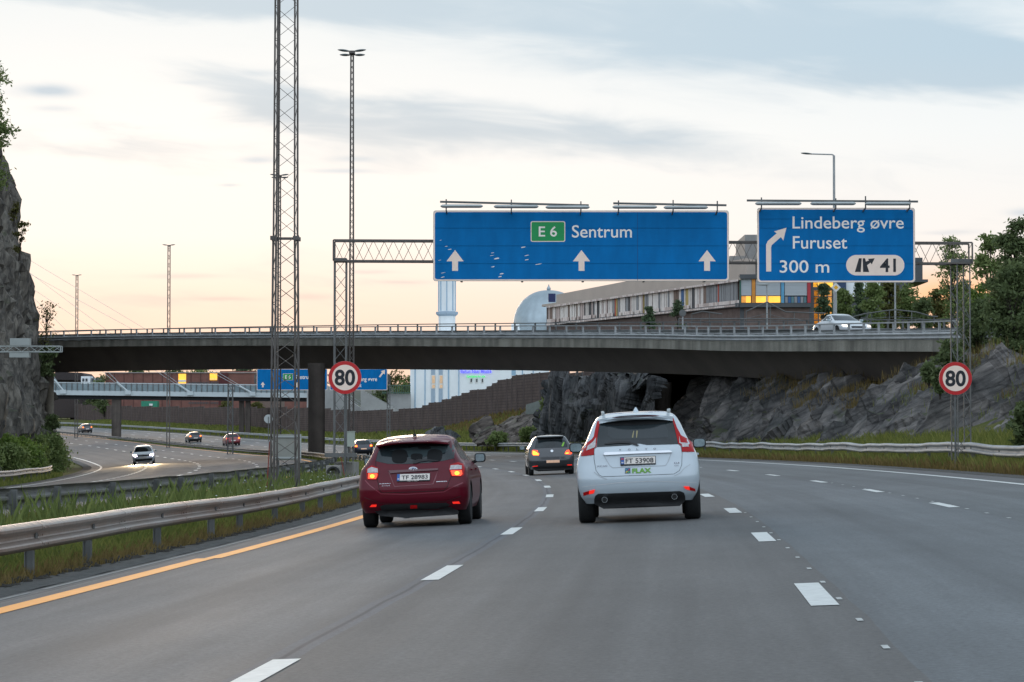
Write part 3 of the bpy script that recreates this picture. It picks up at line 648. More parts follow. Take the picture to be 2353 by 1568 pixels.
# lattice arm at the left edge
D = 80; a = W(-60, 796, D); b = W(140.5, 796, D); px = W(-110, 796, D).x
t = thing('gantry', 'pale lattice arm with grey boxes reaching in from the left edge of the picture', 'gantry arm', (px, D, gz(px, D)))
M_arm = mat('arm_paint', (.33, .35, .33), .6, .2, var=.1)
mb = MB(); truss_beam(mb, (px, D, a.z), (b.x, D, a.z), .3, .165, 14, .028, .014); mb.build('arm', M_arm, t)
mb = MB(); lattice_leg(mb, (px, D, gz(px, D) - .2), (px, D, a.z + .1), .35, .35, 12, .05, .02); mb.build('post', M_mastl, t)
for (u0, v0, u1, v1) in ((24, 778, 69, 794), (23, 811, 68, 822)):
    p, q = W(u0, v0, D), W(u1, v1, D); mb = MB(); mb.box(((p.x + q.x) / 2, D, (p.z + q.z) / 2), (q.x - p.x, .3, p.z - q.z)); mb.build('box', M_arm, t)
# ------------------------------------------------------------------ concrete bridge
def concrete(name, c, boards=True):
    m = mat(name, c, .9, spec=.25, var=.22, nscale=.9, bump=.3, bscale=9, det=9)
    t, p = edit(m); src = p.inputs['Base Color'].links[0].from_socket
    tcn = t.nodes.new('ShaderNodeTexCoord'); mp = t.nodes.new('ShaderNodeMapping'); mp.inputs['Scale'].default_value = (.9, .9, .06); t.links.new(tcn.outputs['Object'], mp.inputs[0])
    nz = t.nodes.new('ShaderNodeTexNoise'); nz.inputs['Scale'].default_value = 1.6; nz.inputs['Detail'].default_value = 6; t.links.new(mp.outputs[0], nz.inputs['Vector'])
    mr = t.nodes.new('ShaderNodeMapRange'); mr.inputs[1].default_value = .35; mr.inputs[2].default_value = .62; mr.inputs[3].default_value = .62; mr.inputs[4].default_value = 1.05; t.links.new(nz.outputs['Fac'], mr.inputs[0])
    sc = t.nodes.new('ShaderNodeVectorMath'); sc.operation = 'SCALE'; t.links.new(src, sc.inputs[0]); t.links.new(mr.outputs[0], sc.inputs['Scale']); t.links.new(sc.outputs[0], p.inputs['Base Color'])
    return m
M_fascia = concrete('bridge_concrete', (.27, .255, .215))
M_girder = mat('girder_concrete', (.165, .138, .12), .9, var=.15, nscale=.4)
M_fascia2 = None
BPT = [(-260, 290, 0), (-58, 248, 9.25), (-36.0, 222, 8.78), (-18.45, 203, 8.25), (4.56, 168, 6.94), (11.9, 148, 6.08), (16.35, 132, 5.55), (19.15, 119, 5.12), (20.6, 112, 4.95), (22.5, 101, 4.75)]
def bez(P, n=12):
    out = []
    P = [Vector(p) for p in P]
    for i in range(1, len(P) - 2):
        for k in range(n):
            t = k / n; a, b, c, d = P[i - 1], P[i], P[i + 1], P[i + 2]
            out.append(.5 * ((2 * b) + (c - a) * t + (2 * a - 5 * b + 4 * c - d) * t * t + (3 * b - a - 3 * c + d) * t ** 3))
    out.append(P[-2]); return out
BPT[0] = (-76, 272, 9.9)
bp = bez(BPT); L = [0]
for a, b in zip(bp[:-1], bp[1:]): L.append(L[-1] + (b - a).length)
L = np.array(L); BA = np.array([tuple(p) for p in bp]); BL = L[-1]
def BP(l): return Vector([float(np.interp(l, L, BA[:, i])) for i in range(3)])
ql = np.arange(0, BL, 1.5); bpts = [BP(l) for l in ql]; bn = [-n for n in path_frame(bpts)]   # away from the camera side
XS = .045
br = thing('road_bridge', 'long curved concrete road bridge crossing the motorway with steel parapets', 'bridge', (-13.8, 197, 0))
def bring(prof): return [[p + n * d + Vector((0, 0, z + XS * d)) for d, z in prof] for p, n in zip(bpts, bn)]
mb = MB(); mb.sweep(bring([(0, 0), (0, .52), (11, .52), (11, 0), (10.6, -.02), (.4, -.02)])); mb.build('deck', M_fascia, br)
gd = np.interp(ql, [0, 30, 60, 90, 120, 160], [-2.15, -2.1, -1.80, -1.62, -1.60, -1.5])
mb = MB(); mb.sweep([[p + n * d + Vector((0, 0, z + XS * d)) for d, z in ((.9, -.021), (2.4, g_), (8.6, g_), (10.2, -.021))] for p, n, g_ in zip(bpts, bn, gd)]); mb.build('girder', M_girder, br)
M_deckroad = mat('bridge_asphalt', (.08, .08, .082), .8, var=.15)
mb = MB(); mb.sweep(bring([(.5, .521), (.5, .545), (10.5, .545), (10.5, .521)])); mb.build('road_surface', M_deckroad, br)
mb = MB(); wbeam(mb, bpts, [-n for n in bn], .85, [(d, z) for d, z in WPB]); mb.build('outer_beam', M_galv, br, smooth=50)
in_pts = [p + n * .42 for p, n in zip(bpts, bn)]
mb = MB(); wbeam(mb, in_pts, bn, 1.06); mb.build('inner_beam', M_galv, br, smooth=50)
mb = MB(); mb.sweep([[p + n * (.08 + d) + Vector((0, 0, 1.34 + z)) for d, z in ((-.04, -.035), (-.04, .03), (.04, .03), (.04, -.035))] for p, n in zip(bpts, bn)]); mb.build('handrail', M_galv, br)
far_pts = [p + n * 10.75 + Vector((0, 0, XS * 10.75)) for p, n in zip(bpts, bn)]
mb = MB(); mb.sweep([[p + n * d + Vector((0, 0, 1.34 + z)) for d, z in ((-.04, -.035), (-.04, .03), (.04, .03), (.04, -.035))] for p, n in zip(far_pts, bn)]); mb.build('handrail', M_galvd, br)
mb = MB(); wbeam(mb, far_pts, [-n for n in bn], .85); mb.build('inner_beam', M_galvd, br, smooth=50)
n_ = 0; rest = MB()
for l in np.arange(BL - 1, 30, -2.0):
    p = BP(l); q = BP(min(BL, l + .5)); tt = (q - p); tt.z = 0; tt.normalize(); n = Vector((-tt.y, tt.x, 0)); rz = math.atan2(n.y, n.x)
    b = MB() if n_ < 74 else rest
    b.box(p + n * .08 + Vector((0, 0, .92)), (.09, .11, .80), rz=rz); b.box(p + n * .26 + Vector((0, 0, .83)), (.3, .09, .14), rz=rz); n_ += 1
    b.add([p + n * .13 + Vector((0, 0, .52)) + tt * a for a in (-.05, .05)] + [p + n * .40 + Vector((0, 0, .52)) + tt * a for a in (-.05, .05)] + [p + n * .13 + Vector((0, 0, .80)) + tt * a for a in (-.05, .05)] + [p + n * .34 + Vector((0, 0, .80)) + tt * a for a in (-.05, .05)], [(0, 1, 3, 2), (4, 5, 7, 6), (0, 1, 5, 4), (2, 3, 7, 6), (0, 2, 6, 4), (1, 3, 7, 5)])
    if b is not rest: b.build('parapet_post', M_galv, br)
for l in np.arange(BL - 1, 20, -2.5):
    p = BP(l); q = BP(min(BL, l + .5)); tt = (q - p); tt.z = 0; tt.normalize(); n = Vector((-tt.y, tt.x, 0)); rz = math.atan2(n.y, n.x)
    rest.box(p + n * 10.78 + Vector((0, 0, XS * 10.75 + .92)), (.09, .09, .80), rz=rz)
tag(rest.build('parapet_post', M_galvd, br), None, None, kind='stuff')
# pillars and added shade box
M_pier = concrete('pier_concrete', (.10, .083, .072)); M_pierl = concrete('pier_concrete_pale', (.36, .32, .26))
def pillar(u, D, r, zt, m, nm='pillar', par=None):
    X = (u - CU) / FPX * D; g = gz(X, D)
    mb = MB(); P = [(r, g - .5), (r, zt - .8), (r * 1.06, zt - .5), (r * 1.06, zt)]
    mb.lathe((X, D, 0), P, 24); return mb.build(nm, m, par or br, smooth=40)
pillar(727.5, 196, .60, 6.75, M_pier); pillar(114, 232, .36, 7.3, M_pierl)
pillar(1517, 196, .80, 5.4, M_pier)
# box added under the bridge to keep the opening inside it dark
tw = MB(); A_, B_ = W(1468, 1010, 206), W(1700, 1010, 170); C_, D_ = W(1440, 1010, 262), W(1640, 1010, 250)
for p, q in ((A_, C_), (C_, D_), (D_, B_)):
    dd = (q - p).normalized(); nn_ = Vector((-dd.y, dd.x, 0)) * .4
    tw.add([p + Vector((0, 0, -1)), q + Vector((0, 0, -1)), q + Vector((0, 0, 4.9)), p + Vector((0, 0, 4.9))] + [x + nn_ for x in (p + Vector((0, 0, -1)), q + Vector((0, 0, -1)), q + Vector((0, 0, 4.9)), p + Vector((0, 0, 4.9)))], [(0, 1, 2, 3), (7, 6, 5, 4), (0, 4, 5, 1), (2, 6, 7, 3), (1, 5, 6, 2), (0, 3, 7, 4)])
tw.build('shade_box_wall', M_girder, br)
tw = MB(); P_ = [A_, C_ + Vector((-6, 2, 0)), D_ + Vector((6, 2, 0)), B_ + Vector((1, 0, 0))]; tw.add([p + Vector((0, 0, 4.9)) for p in P_] + [p + Vector((0, 0, 5.5)) for p in P_], [(0, 1, 2, 3), (7, 6, 5, 4), (0, 4, 5, 1), (1, 5, 6, 2), (2, 6, 7, 3), (3, 7, 4, 0)]); tw.build('shade_box_roof', M_girder, br)
# ------------------------------------------------------------------ footbridge with stay cables
DB = 415.0
fbm = thing('footbridge', 'slender pale footbridge hung on stay cables beyond the concrete bridge', 'bridge', tuple(W(268, 1000, DB)))
M_fwhite = mat('footbridge_paint', (.50, .55, .56), .5, var=.08, nscale=.4); M_fglass = mat('footbridge_screen', (.22, .28, .30), .25, .1, var=.2, nscale=.5)
fa, fe = W(-40, 895, DB), W(706, 903.5, DB)
def fbq(name, dv0, dv1, y0, y1, m):
    z0 = dv0 / FPX * DB; z1 = dv1 / FPX * DB; mb = MB()
    mb.sweep([[p + Vector((0, y, -z)) for y, z in ((y0, z0), (y0, z1), (y1, z1), (y1, z0))] for p in (fa, fe)]); return mb.build(name, m, fbm)
fbq('fascia', 0, 11, 0, .3, M_fwhite); fbq('deck', 2, 9, .3, 4.0, M_girder); fbq('girder', 11.1, 19.5, .8, 3.2, mat('girder_dark', (.02, .02, .022), .8))
fbq('screen', -15.5, -1, .05, .12, M_fglass); fbq('screen', -15.5, -1, 3.8, 3.87, M_fglass); fbq('handrail', -18.5, -16.3, .0, .18, M_fwhite)
rest = MB()
for k in range(60):
    p = fa.lerp(fe, (k + .5) / 60); mb = MB(); mb.box(p + Vector((0, -.03, .55)), (.12, .12, 1.15)); mb.build('rail_post', M_galvd, fbm)
top = W(-152, 490, DB)
for u, v in ((143.8, 899), (292.6, 901), (435.8, 902.5), (579, 904)):
    e = W(u, v, DB); e.y -= .15
    for k in (-.55, .55):
        mb = MB(); mb.cyl(e + Vector((k * .3, 0, 0)), top + Vector((k * 2.5, -.15, k * 1.2)), .028, 6); mb.build('cable', M_fwhite, fbm)
    mb = MB(); mb.cyl(e + Vector((.3, 0, -.1)), e + (top - e).normalized() * 2.2, .14, 8); mb.box(e + Vector((.1, 0, -.1)), (.9, .3, .6)); mb.build('cable_anchor', M_fwhite, fbm)
mb = MB(); mb.bar(top + Vector((0, 0, 1)), (top.x, DB, -2), 1.2); mb.build('pylon', M_fwhite, fbm)
for u, D, w in ((268, DB + 1.5, .66), (555.5, DB + 2, .36), (570, DB + 2, .36)):
    X = (u - CU) / FPX * D; g = gz(X, D); mb = MB(); mb.box((X, D, (g - .5 + W(0, 915, D).z) / 2), (w * 2, 1.1, W(0, 915, D).z - g + .5)); mb.build('pier', M_pier, fbm)
# abutment with ramp and steps right of it
M_step = mat('steps_concrete', (.32, .32, .31), .9, var=.15, nscale=.5)
st = thing('staircase', 'concrete stairs with steel handrails leading up beside the noise barrier', 'stairs', tuple(W(850, 943, 395)))
mb = MB(); D = 395
for k in range(16):
    u = 832 + k * 5.6; v = 897 + k * 3.1; a = W(u, v, D); mb.box((a.x, D + 2, a.z - 2.0), (5.59 / FPX * 395, 5, 4.0))
mb.build('steps', M_step, st)
mb = MB(); a, b = W(705, 908, 402), W(835, 948, 402); mb.prism([(705, 880), (742, 880), (840, 945), (705, 945)], lambda u, v, k: W(u, v, 402) + Vector((0, k, 0)), 4); mb.build('wing_wall', M_step, st)
for v0, v1 in ((877, 932), (884, 940)): mb = MB(); mb.cyl(W(757, v0, 399), W(838, v1, 399), .07, 6); mb.build('handrail', M_galv, st)
wl = thing('retaining_wall', 'pale concrete wall with a green fence left of the white building', 'wall', tuple(W(915, 943, 400)))
mb = MB(); a, b = W(892, 905, 398), W(943, 950, 398); mb.box(((a.x + b.x) / 2, 399, (a.z + b.z) / 2), (b.x - a.x, 1, a.z - b.z)); mb.build('wall', M_step, wl)
mb = MB()
for k in range(14): a, b = W(880 + k * 4.8, 886, 398), W(880 + k * 4.8, 906, 398); mb.cyl(a, b, .05, 5)
mb.bar(W(878, 886, 398), W(944, 886, 398), .1); mb.bar(W(878, 903, 398), W(944, 903, 398), .1); mb.build('fence', mat('fence_green', (.06, .12, .09), .6), wl)
# ------------------------------------------------------------------ noise barrier
def planks(name, c, sc):
    m = mat(name, c, .9, spec=.15, var=.25, nscale=.8); t, p = edit(m); src = p.inputs['Base Color'].links[0].from_socket
    tcn = t.nodes.new('ShaderNodeTexCoord'); sp = t.nodes.new('ShaderNodeSeparateXYZ'); t.links.new(tcn.outputs['Object'], sp.inputs[0])
    w = t.nodes.new('ShaderNodeMath'); w.operation = 'MULTIPLY'; w.inputs[1].default_value = 2 * math.pi / sc; t.links.new(sp.outputs[2], w.inputs[0])
    s_ = t.nodes.new('ShaderNodeMath'); s_.operation = 'COSINE'; t.links.new(w.outputs[0], s_.inputs[0])
    mr = t.nodes.new('ShaderNodeMapRange'); mr.inputs[1].default_value = .55; mr.inputs[2].default_value = 1; mr.inputs[3].default_value = 1; mr.inputs[4].default_value = .62; t.links.new(s_.outputs[0], mr.inputs[0])
    sc_ = t.nodes.new('ShaderNodeVectorMath'); sc_.operation = 'SCALE'; t.links.new(src, sc_.inputs[0]); t.links.new(mr.outputs[0], sc_.inputs['Scale']); t.links.new(sc_.outputs[0], p.inputs['Base Color']); return m
M_bar = planks('barrier_planks', (.105, .078, .070), .30); M_barp = mat('barrier_post', (.125, .098, .09), .8, var=.15)
BAR = [(1400, 245, 905, 853), (1290, 262, 915, 855), (1240, 269, 922, 856.5), (1187, 279, 934, 863.5), (1165, 285, 939, 869.7), (1143, 289, 946, 878), (1118, 295, 950, 889), (1060, 304, 961, 908), (1015, 315, 972, 922), (970, 324, 980, 934), (916, 337, 986, 943), (862, 350, 990, 945), (820, 360, 990, 944), (704, 395, 987, 938), (577, 435, 975, 937), (507, 460, 977, 936.5), (400, 497, 974, 935.5), (280, 540, 968, 934), (100, 650, 962, 926)]
BX = [W(u, v, D) for u, D, v, w in BAR]; BT = [W(u, w, D).z for u, D, v, w in BAR]
bar = thing('noise_barrier', 'long brown plank noise barrier stepping down along the far side of the road', 'noise barrier', tuple(BX[9]))
npan = 0; k = 0
seg = []
for i in range(len(BX) - 1):
    a, b = BX[i], BX[i + 1]; L_ = math.hypot(b.x - a.x, b.y - a.y); n = max(1, round(L_ / (3.0 if i < 12 else 4.4)))
    for j in range(n): seg.append((a.lerp(b, j / n), a.lerp(b, (j + 1) / n), BT[i] + (BT[i + 1] - BT[i]) * (j + .5) / n))
for a, b, ztop in seg:
    ztop = round(ztop / .28) * .28; zb = min(a.z, b.z) - 1.5; mb = MB()
    mb.sweep([[Vector((p.x, p.y + y, z)) for y, z in ((0, zb), (0, ztop), (.18, ztop), (.18, zb))] for p in (a, b)])
    if k < 95: mb.build('panel', M_bar, bar)
    k += 1
    mb2 = MB(); mb2.box((a.x, a.y - .02, (zb + ztop) / 2 + .02), (.16, .26, ztop - zb + .06))
    if k <= 95: mb2.build('post', M_barp, bar)
# ------------------------------------------------------------------ buildings beyond
def quad(u0, v0, u1, v1, D0, D1=None, dy=0.0):
    D1 = D1 or D0
    return [W(u0, v0, D0) + Vector((0, dy, 0)), W(u1, v0, D1) + Vector((0, dy, 0)), W(u1, v1, D1) + Vector((0, dy, 0)), W(u0, v1, D0) + Vector((0, dy, 0))]
def slab(name, par, P, m, t=.3):
    """box standing on the quad P (front face) with thickness t away from the camera"""
    mb = MB(); mb.add(P + [p + Vector((0, t, 0)) for p in P], [(0, 1, 2, 3), (7, 6, 5, 4), (0, 4, 5, 1), (1, 5, 6, 2), (2, 6, 7, 3), (3, 7, 4, 0)]); return mb.build(name, m, par)
def box_px(name, par, u0, v0, u1, v1, D, depth, m, proud=0.0):
    a, b = W(u0, v0, D), W(u1, v1, D); mb = MB(); mb.box(((a.x + b.x) / 2, D - proud + depth / 2, (a.z + b.z) / 2), (b.x - a.x, depth, a.z - b.z)); return mb.build(name, m, par)
M_wht = mat('white_render', (.84, .87, .88), .8, var=.05, nscale=.5); M_lb = mat('pale_blue_render', (.30, .45, .58), .8, var=.06); M_lb2 = mat('blue_grey_render', (.36, .45, .54), .8, var=.06)
M_glow = mat('window_warm', (.55, .40, .26), .3, emit=(.9, .55, .3), estr=.25, var=.3, nscale=2); M_frame = mat('window_frame_white', (.72, .72, .70), .6)
D = 400
ms = thing('white_building', 'white hall with pale blue strips, blue lettering and a silver dome seen under the bridge', 'building', tuple(W(1090, 945, D)))
box_px('wall', ms, 942.5, 800, 1262, 975, D, 30, M_wht)
for a, b, m in ((957.5, 960.5, M_lb), (994.5, 998, M_lb), (1079.6 - 5.5, 1079.6 - 2, M_lb), (1110 - 1.5, 1110 + 1.5, M_lb), (1131.8 - 19, 1131.8 - 15.5, M_lb)): pass
zs = lambda x: 919.2 + x / 6.301
for a, b in ((210, 226), (355, 369), (694, 712), (845, 858), (1765, 1780), (1922, 1935)): box_px('strip', ms, zs(a), 801, zs(b), 974, D, .1, M_lb, .08)
for a in (450, 560):
    box_px('strip', ms, zs(a), 801, zs(a + 58), 974, D, .1, M_lb2, .07)
    w = box_px('window', ms, zs(a), 862.5, zs(a + 58), 893.5, D, .12, M_frame, .10)
    for v0, v1 in ((863.5, 881.5), (884.5, 892)):
        x = box_px('pane', ms, zs(a + 16), v0, zs(a + 56), v1, D, .12, M_glow, .13); x.parent = w
for a in (1615,):
    box_px('strip', ms, zs(a), 801, zs(a + 60), 863, D, .1, M_lb, .07); w = box_px('window', ms, zs(a), 863, zs(a + 60), 890, D, .12, M_frame, .10); x = box_px('pane', ms, zs(a + 16), 864, zs(a + 58), 874, D, .12, M_glow, .13); x.parent = w
for a in (1008, 1088, 1170):
    w = box_px('window', ms, zs(a), 870, zs(a + 38), 880.5, D, .12, M_frame, .08); x = box_px('pane', ms, zs(a + 14), 870.7, zs(a + 34), 878.5, D, .12, mat('pane_dark', (.05, .06, .07), .2), .11); x.parent = w
F = Face(D, ms)
F.text('Baitun Nasr Moské', 1058.6, 1129, 850, 857.5, mat('letter_blue', (.05, .05, .75), .5, emit=(.12, .12, 1.0), estr=.9), .03, d=.3, base=0)
F.text('Kjærlighet for alle', 1072.5, 1114.5, 863, 867.6, mat('letter_green', (.02, .45, .08), .5, emit=(.05, .7, .15), estr=.7), .03, d=.3, base=0)
M_dome = mat('dome_metal', (.36, .42, .45), .38, .5, var=.10, nscale=1)
c = W(1261, 748, 415); rx = 81 / FPX * 415
mb = MB(); rings = []
nn = 96
prof = [(math.cos(a) ** .9, math.sin(a)) for a in np.linspace(-.25, math.pi / 2 - .02, 22)]
P = []
for r, h in prof:
    for i in range(nn):
        t = 2 * math.pi * i / nn; k = 1 + .012 * abs(math.sin(t * 12)); P.append((c.x + rx * r * k * math.cos(t), c.y + rx * r * k * math.sin(t), c.z + rx * h))
mb.add(P, [(k * nn + i, k * nn + (i + 1) % nn, (k + 1) * nn + (i + 1) % nn, (k + 1) * nn + i) for k in range(len(prof) - 1) for i in range(nn)]); mb.build('dome', M_dome, ms, smooth=40)
mb = MB(); mb.cyl((c.x, c.y, c.z + rx), W(1261, 654, 415), .09); mb.lathe(W(1261, 664, 415), [(.02, -.35), (.28, -.15), (.32, .05), (.2, .3), (.02, .5)], 12); mb.build('finial', M_dome, ms)
box_px('drum', ms, 1175, 745, 1345, 806, 412, 11, M_wht)
mi = thing('minaret', 'white and pale blue minaret standing between the bridge and the big blue sign', 'tower', tuple(W(1027, 960, 408)))
X, D = W(1027, 0, 408).x, 408
pxm = 408 / FPX
def zz(v): return EYE - (v - HV) * pxm
mb = MB(); mb.lathe((X, D, 0), [(19.5 * pxm, zz(960)), (19.5 * pxm, zz(727))], 8); mb.build('shaft', M_wht, mi)
mb = MB(); mb.lathe((X, D, 0), [(20 * pxm, zz(727)), (25.5 * pxm, zz(722)), (25.5 * pxm, zz(717)), (19 * pxm, zz(716))], 8); mb.build('balcony', M_lb2, mi)
mb = MB(); mb.lathe((X, D, 0), [(19.5 * pxm, zz(716)), (19.5 * pxm, zz(560))], 8); mb.build('shaft', M_wht, mi)
mb = MB()
for a in range(8):
    t = math.pi / 8 + a * math.pi / 4; x, y = X + 19.6 * pxm * math.cos(t - math.pi / 8), D + 19.6 * pxm * math.sin(t - math.pi / 8); mb.bar((x, y, zz(715)), (x, y, zz(562)), .14)
mb.build('edge_strip', M_lb, mi)
mb = MB(); mb.lathe((X, D, 0), [(22 * pxm, zz(560)), (14 * pxm, zz(540)), (1, zz(515)), (.1, zz(500))], 16); mb.build('cap', M_dome, mi)
# --- long office building
M_tan = mat('tan_cladding', (.50, .415, .35), .8, var=.06, nscale=.6); M_dgrey = mat('dark_cladding', (.07, .075, .08), .6, var=.15, nscale=.8)
M_lgrey = mat('grey_blind', (.40, .43, .45), .6, var=.06, nscale=.3, bump=.4, bscale=3, stretch=(.02, .02, 6)); M_brown = mat('brick_dark', (.14, .098, .084), .85, var=.25, nscale=2)
M_lit = mat('window_lit_orange', (.8, .45, .06), .3, emit=(1.0, .48, .05), estr=.85, var=.3, nscale=1.5); M_litd = mat('window_lit_dim', (.5, .25, .05), .3, emit=(.9, .33, .04), estr=.42, var=.6, nscale=1.2)
FC = [mat('fin_%s' % n, c, .6, var=.1) for n, c in (('pale', (.75, .68, .63)), ('grey', (.27, .27, .275)), ('brown', (.20, .13, .10)), ('rose', (.55, .44, .40)), ('cream', (.80, .73, .67)), ('dark', (.06, .06, .065)), ('yellow', (.45, .32, .10)), ('red', (.50, .07, .04)), ('blue', (.04, .12, .28)), ('teal', (.10, .20, .22)))]
ob = thing('office_building', 'long tan office block with coloured vertical fins and an orange lit corner', 'building', tuple(W(1500, 760, 250)))
P0, P1 = (1256, 276), (1702, 230)     # left end and corner
def AT(u, v):
    t = (u - P0[0]) / (P1[0] - P0[0]); iD = (1 - t) / P0[1] + t / P1[1]; return W(u, v, 1 / iD)
def aslab(name, u0, vt0, vb0, u1, vt1, vb1, m, out=0.0, t=.3):
    P = [AT(u0, vt0), AT(u1, vt1), AT(u1, vb1), AT(u0, vb0)]; nrm = Vector((-.40, -.92, 0)); P = [p + nrm * out for p in P]
    mb = MB(); mb.add(P + [p - nrm * t for p in P], [(0, 1, 2, 3), (7, 6, 5, 4), (0, 4, 5, 1), (1, 5, 6, 2), (2, 6, 7, 3), (3, 7, 4, 0)]); return mb.build(name, m, ob)
aslab('wall', 1256, 703, 800, 1702, 641, 800, M_brown, 0, 12)
top = lambda u: 703 + (641 - 703) * (u - 1256) / 446
bot = lambda u: 744 + (699 - 744) * (u - 1256) / 446
aslab('cornice', 1250, 700.5, 705.5, 1704, 638.5, 644, M_tan, .55, .6)
aslab('ledge', 1258, 743, 749, 1704, 698, 706, M_dgrey, .45, .5)
ns = 88; ns_b = MB(); ns_c = []
mbs = [MB() for _ in range(2)]
ff = MB(); rr = random.Random(3)
nrm = Vector((-.40, -.92, 0))
u = 1261.0
while u < 1696:
    wpx = rr.choice([3, 3.5, 4, 5.5, 7]); u2 = min(1697, u + wpx); mi_ = rr.choices(range(10), [9, 6, 3, 5, 9, 2.5, .5, .3, .3, .4])[0]
    if u > 1620: mi_ = 1 if (int(u / 27) % 1 == 0 and rr.random() < .8) else rr.choice([7, 8, 2, 9])
    a, b = AT(u + .3, top(u) + 3), AT(u2 - .3, top(u2) + 3); c_, d_ = AT(u2 - .3, bot(u2)), AT(u + .3, bot(u))
    o = .10 + .12 * rr.random(); Q = [p + nrm * o for p in (a, b, c_, d_)]
    ff.add(Q + [p - nrm * .1 for p in Q], [(0, 1, 2, 3), (7, 6, 5, 4), (0, 4, 5, 1), (1, 5, 6, 2), (2, 6, 7, 3), (3, 7, 4, 0)], mi_); u = u2
ff.build('facade_fins', FC, ob)
ff = MB(); u = 1261.0
while u < 1700:                                                # rows of pale panels under and over the window band
    for fn in (lambda x: bot(x) - 9, lambda x: bot(x) + 1.2, lambda x: top(x) + 2):
        u2 = u + 4.6; v = fn(u); hh = 9.4 if fn(u) < bot(u) and fn(u) > top(u) + 12 else 4.2
        if hh > 5 and u < 1600 and rr.random() < .45: continue
        Q = [p + nrm * (.42 if hh > 5 else .62) for p in (AT(u, v), AT(u + 3.7, fn(u + 3.7)), AT(u + 3.7, fn(u + 3.7) + hh), AT(u, v + hh))]
        ff.add(Q + [p - nrm * .08 for p in Q], [(0, 1, 2, 3), (7, 6, 5, 4), (0, 4, 5, 1), (1, 5, 6, 2), (2, 6, 7, 3), (3, 7, 4, 0)], rr.choice([0, 0, 1]))
    u += 4.6
ff.build('cladding', [mat('panel_pale', (.82, .70, .64), .6, var=.1), mat('panel_rose', (.60, .48, .43), .6, var=.1)], ob)
aslab('wall', 1252, 674, 705, 1690, 588, 642, M_tan, -3.0, 8)     # set-back upper storey
mb = MB(); a = AT(1266, 676) + nrm * .3; b = AT(1276, 694) + nrm * .3; mb.box((a + b) / 2, (abs(b.x - a.x) + .3, .3, a.z - b.z)); mb.build('sign_box', mat('sign_navy', (.01, .02, .10), .4), ob)
v_, f_ = text2d('US', a.x - .05, b.x + .02, b.z + .15, a.z - .15, .03); mb = MB(); mb.add([(x, a.y - .35, z) for x, z in v_], f_); mb.build('lettering', M_whitesheet, ob, fixn=False)
D = 230
zx = lambda x: 1120.2 + x / 2.6425
zy = lambda y: 620.4 + y / 2.6425
def cb(name, x0, y0, x1, y1, m, dep=.3, proud=.15): return box_px(name, ob, zx(x0), zy(y0), zx(x1), zy(y1), D, dep, m, proud)
box_px('wall', ob, 1701, 641, 1880, 800, D, 14, M_dgrey)
cb('cornice', 1530, 28, 2010, 55, M_dgrey, 1, .4); cb('ledge', 1505, 203, 1962, 228, M_dgrey, .8, .5); cb('wall', 1560, 230, 1955, 460, M_brown, .4, .1)
for x0, x1 in ((1541, 1604), (1630, 1780), (1806, 1941)): cb('blind', x0, 56, x1, 156, M_lgrey)
cb('panel', 1606, 56, 1627, 201, mat('panel_orange', (.62, .24, .03), .5), .3, .22); cb('panel', 1784, 56, 1802, 201, mat('panel_blue', (.10, .32, .50), .5), .3, .22); cb('panel', 1943, 56, 1963, 200, mat('panel_red', (.42, .03, .04), .5), .3, .22); cb('panel', 1532, 56, 1540, 201, mat('panel_green', (.03, .12, .09), .5), .3, .22)
for x0, x1, m in ((1543, 1570, M_litd), (1571, 1600, M_lit), (1631, 1706, M_lit), (1709, 1779, M_lit)): cb('window', x0, 160, x1, 199, m, .2, .10)
for i, x0 in enumerate(range(1808, 1940, 19)): cb('window', x0, 163, x0 + 16, 200, FC[[1, 8, 9, 1, 8, 1, 9][i % 7]], .2, .12)
cb('window', 1981, 60, 2100, 104, M_lit, .3, -.0); cb('window', 1985, 124, 2092, 330, M_litd, .3, .0)
for x in (2010, 2040, 2066): cb('mullion', x, 124, x + 5, 330, M_dgrey, .2, .08)
for y in (160, 200, 240): cb('mullion', 1985, y, 2092, y + 5, M_dgrey, .2, .07)
cb('wall', 2180, 40, 2390, 160, M_wht, 8, -.3); cb('wall', 1965, 30, 2560, 300, M_dgrey, 8, -.6)
cb('panel', 2130, 60, 2180, 130, mat('panel_navy', (.02, .05, .12), .5), .3, .1)
box_px('tower_block', ob, 1712.5, 539, 1800, 650, 250, 10, mat('tower_grey', (.25, .24, .23), .8, var=.1)); box_px('tower_block', ob, 1678, 588, 1780, 641, 240, 6, mat('tower_tan', (.27, .25, .23), .8)); box_px('tower_block', ob, 1697, 596, 1770, 640, 236, 6, M_dgrey)
box_px('tower_block', ob, 2080, 592, 2121.5, 650, 236, 8, M_dgrey); box_px('cornice', ob, 2060, 642, 2134, 648, 235, 8, M_dgrey)
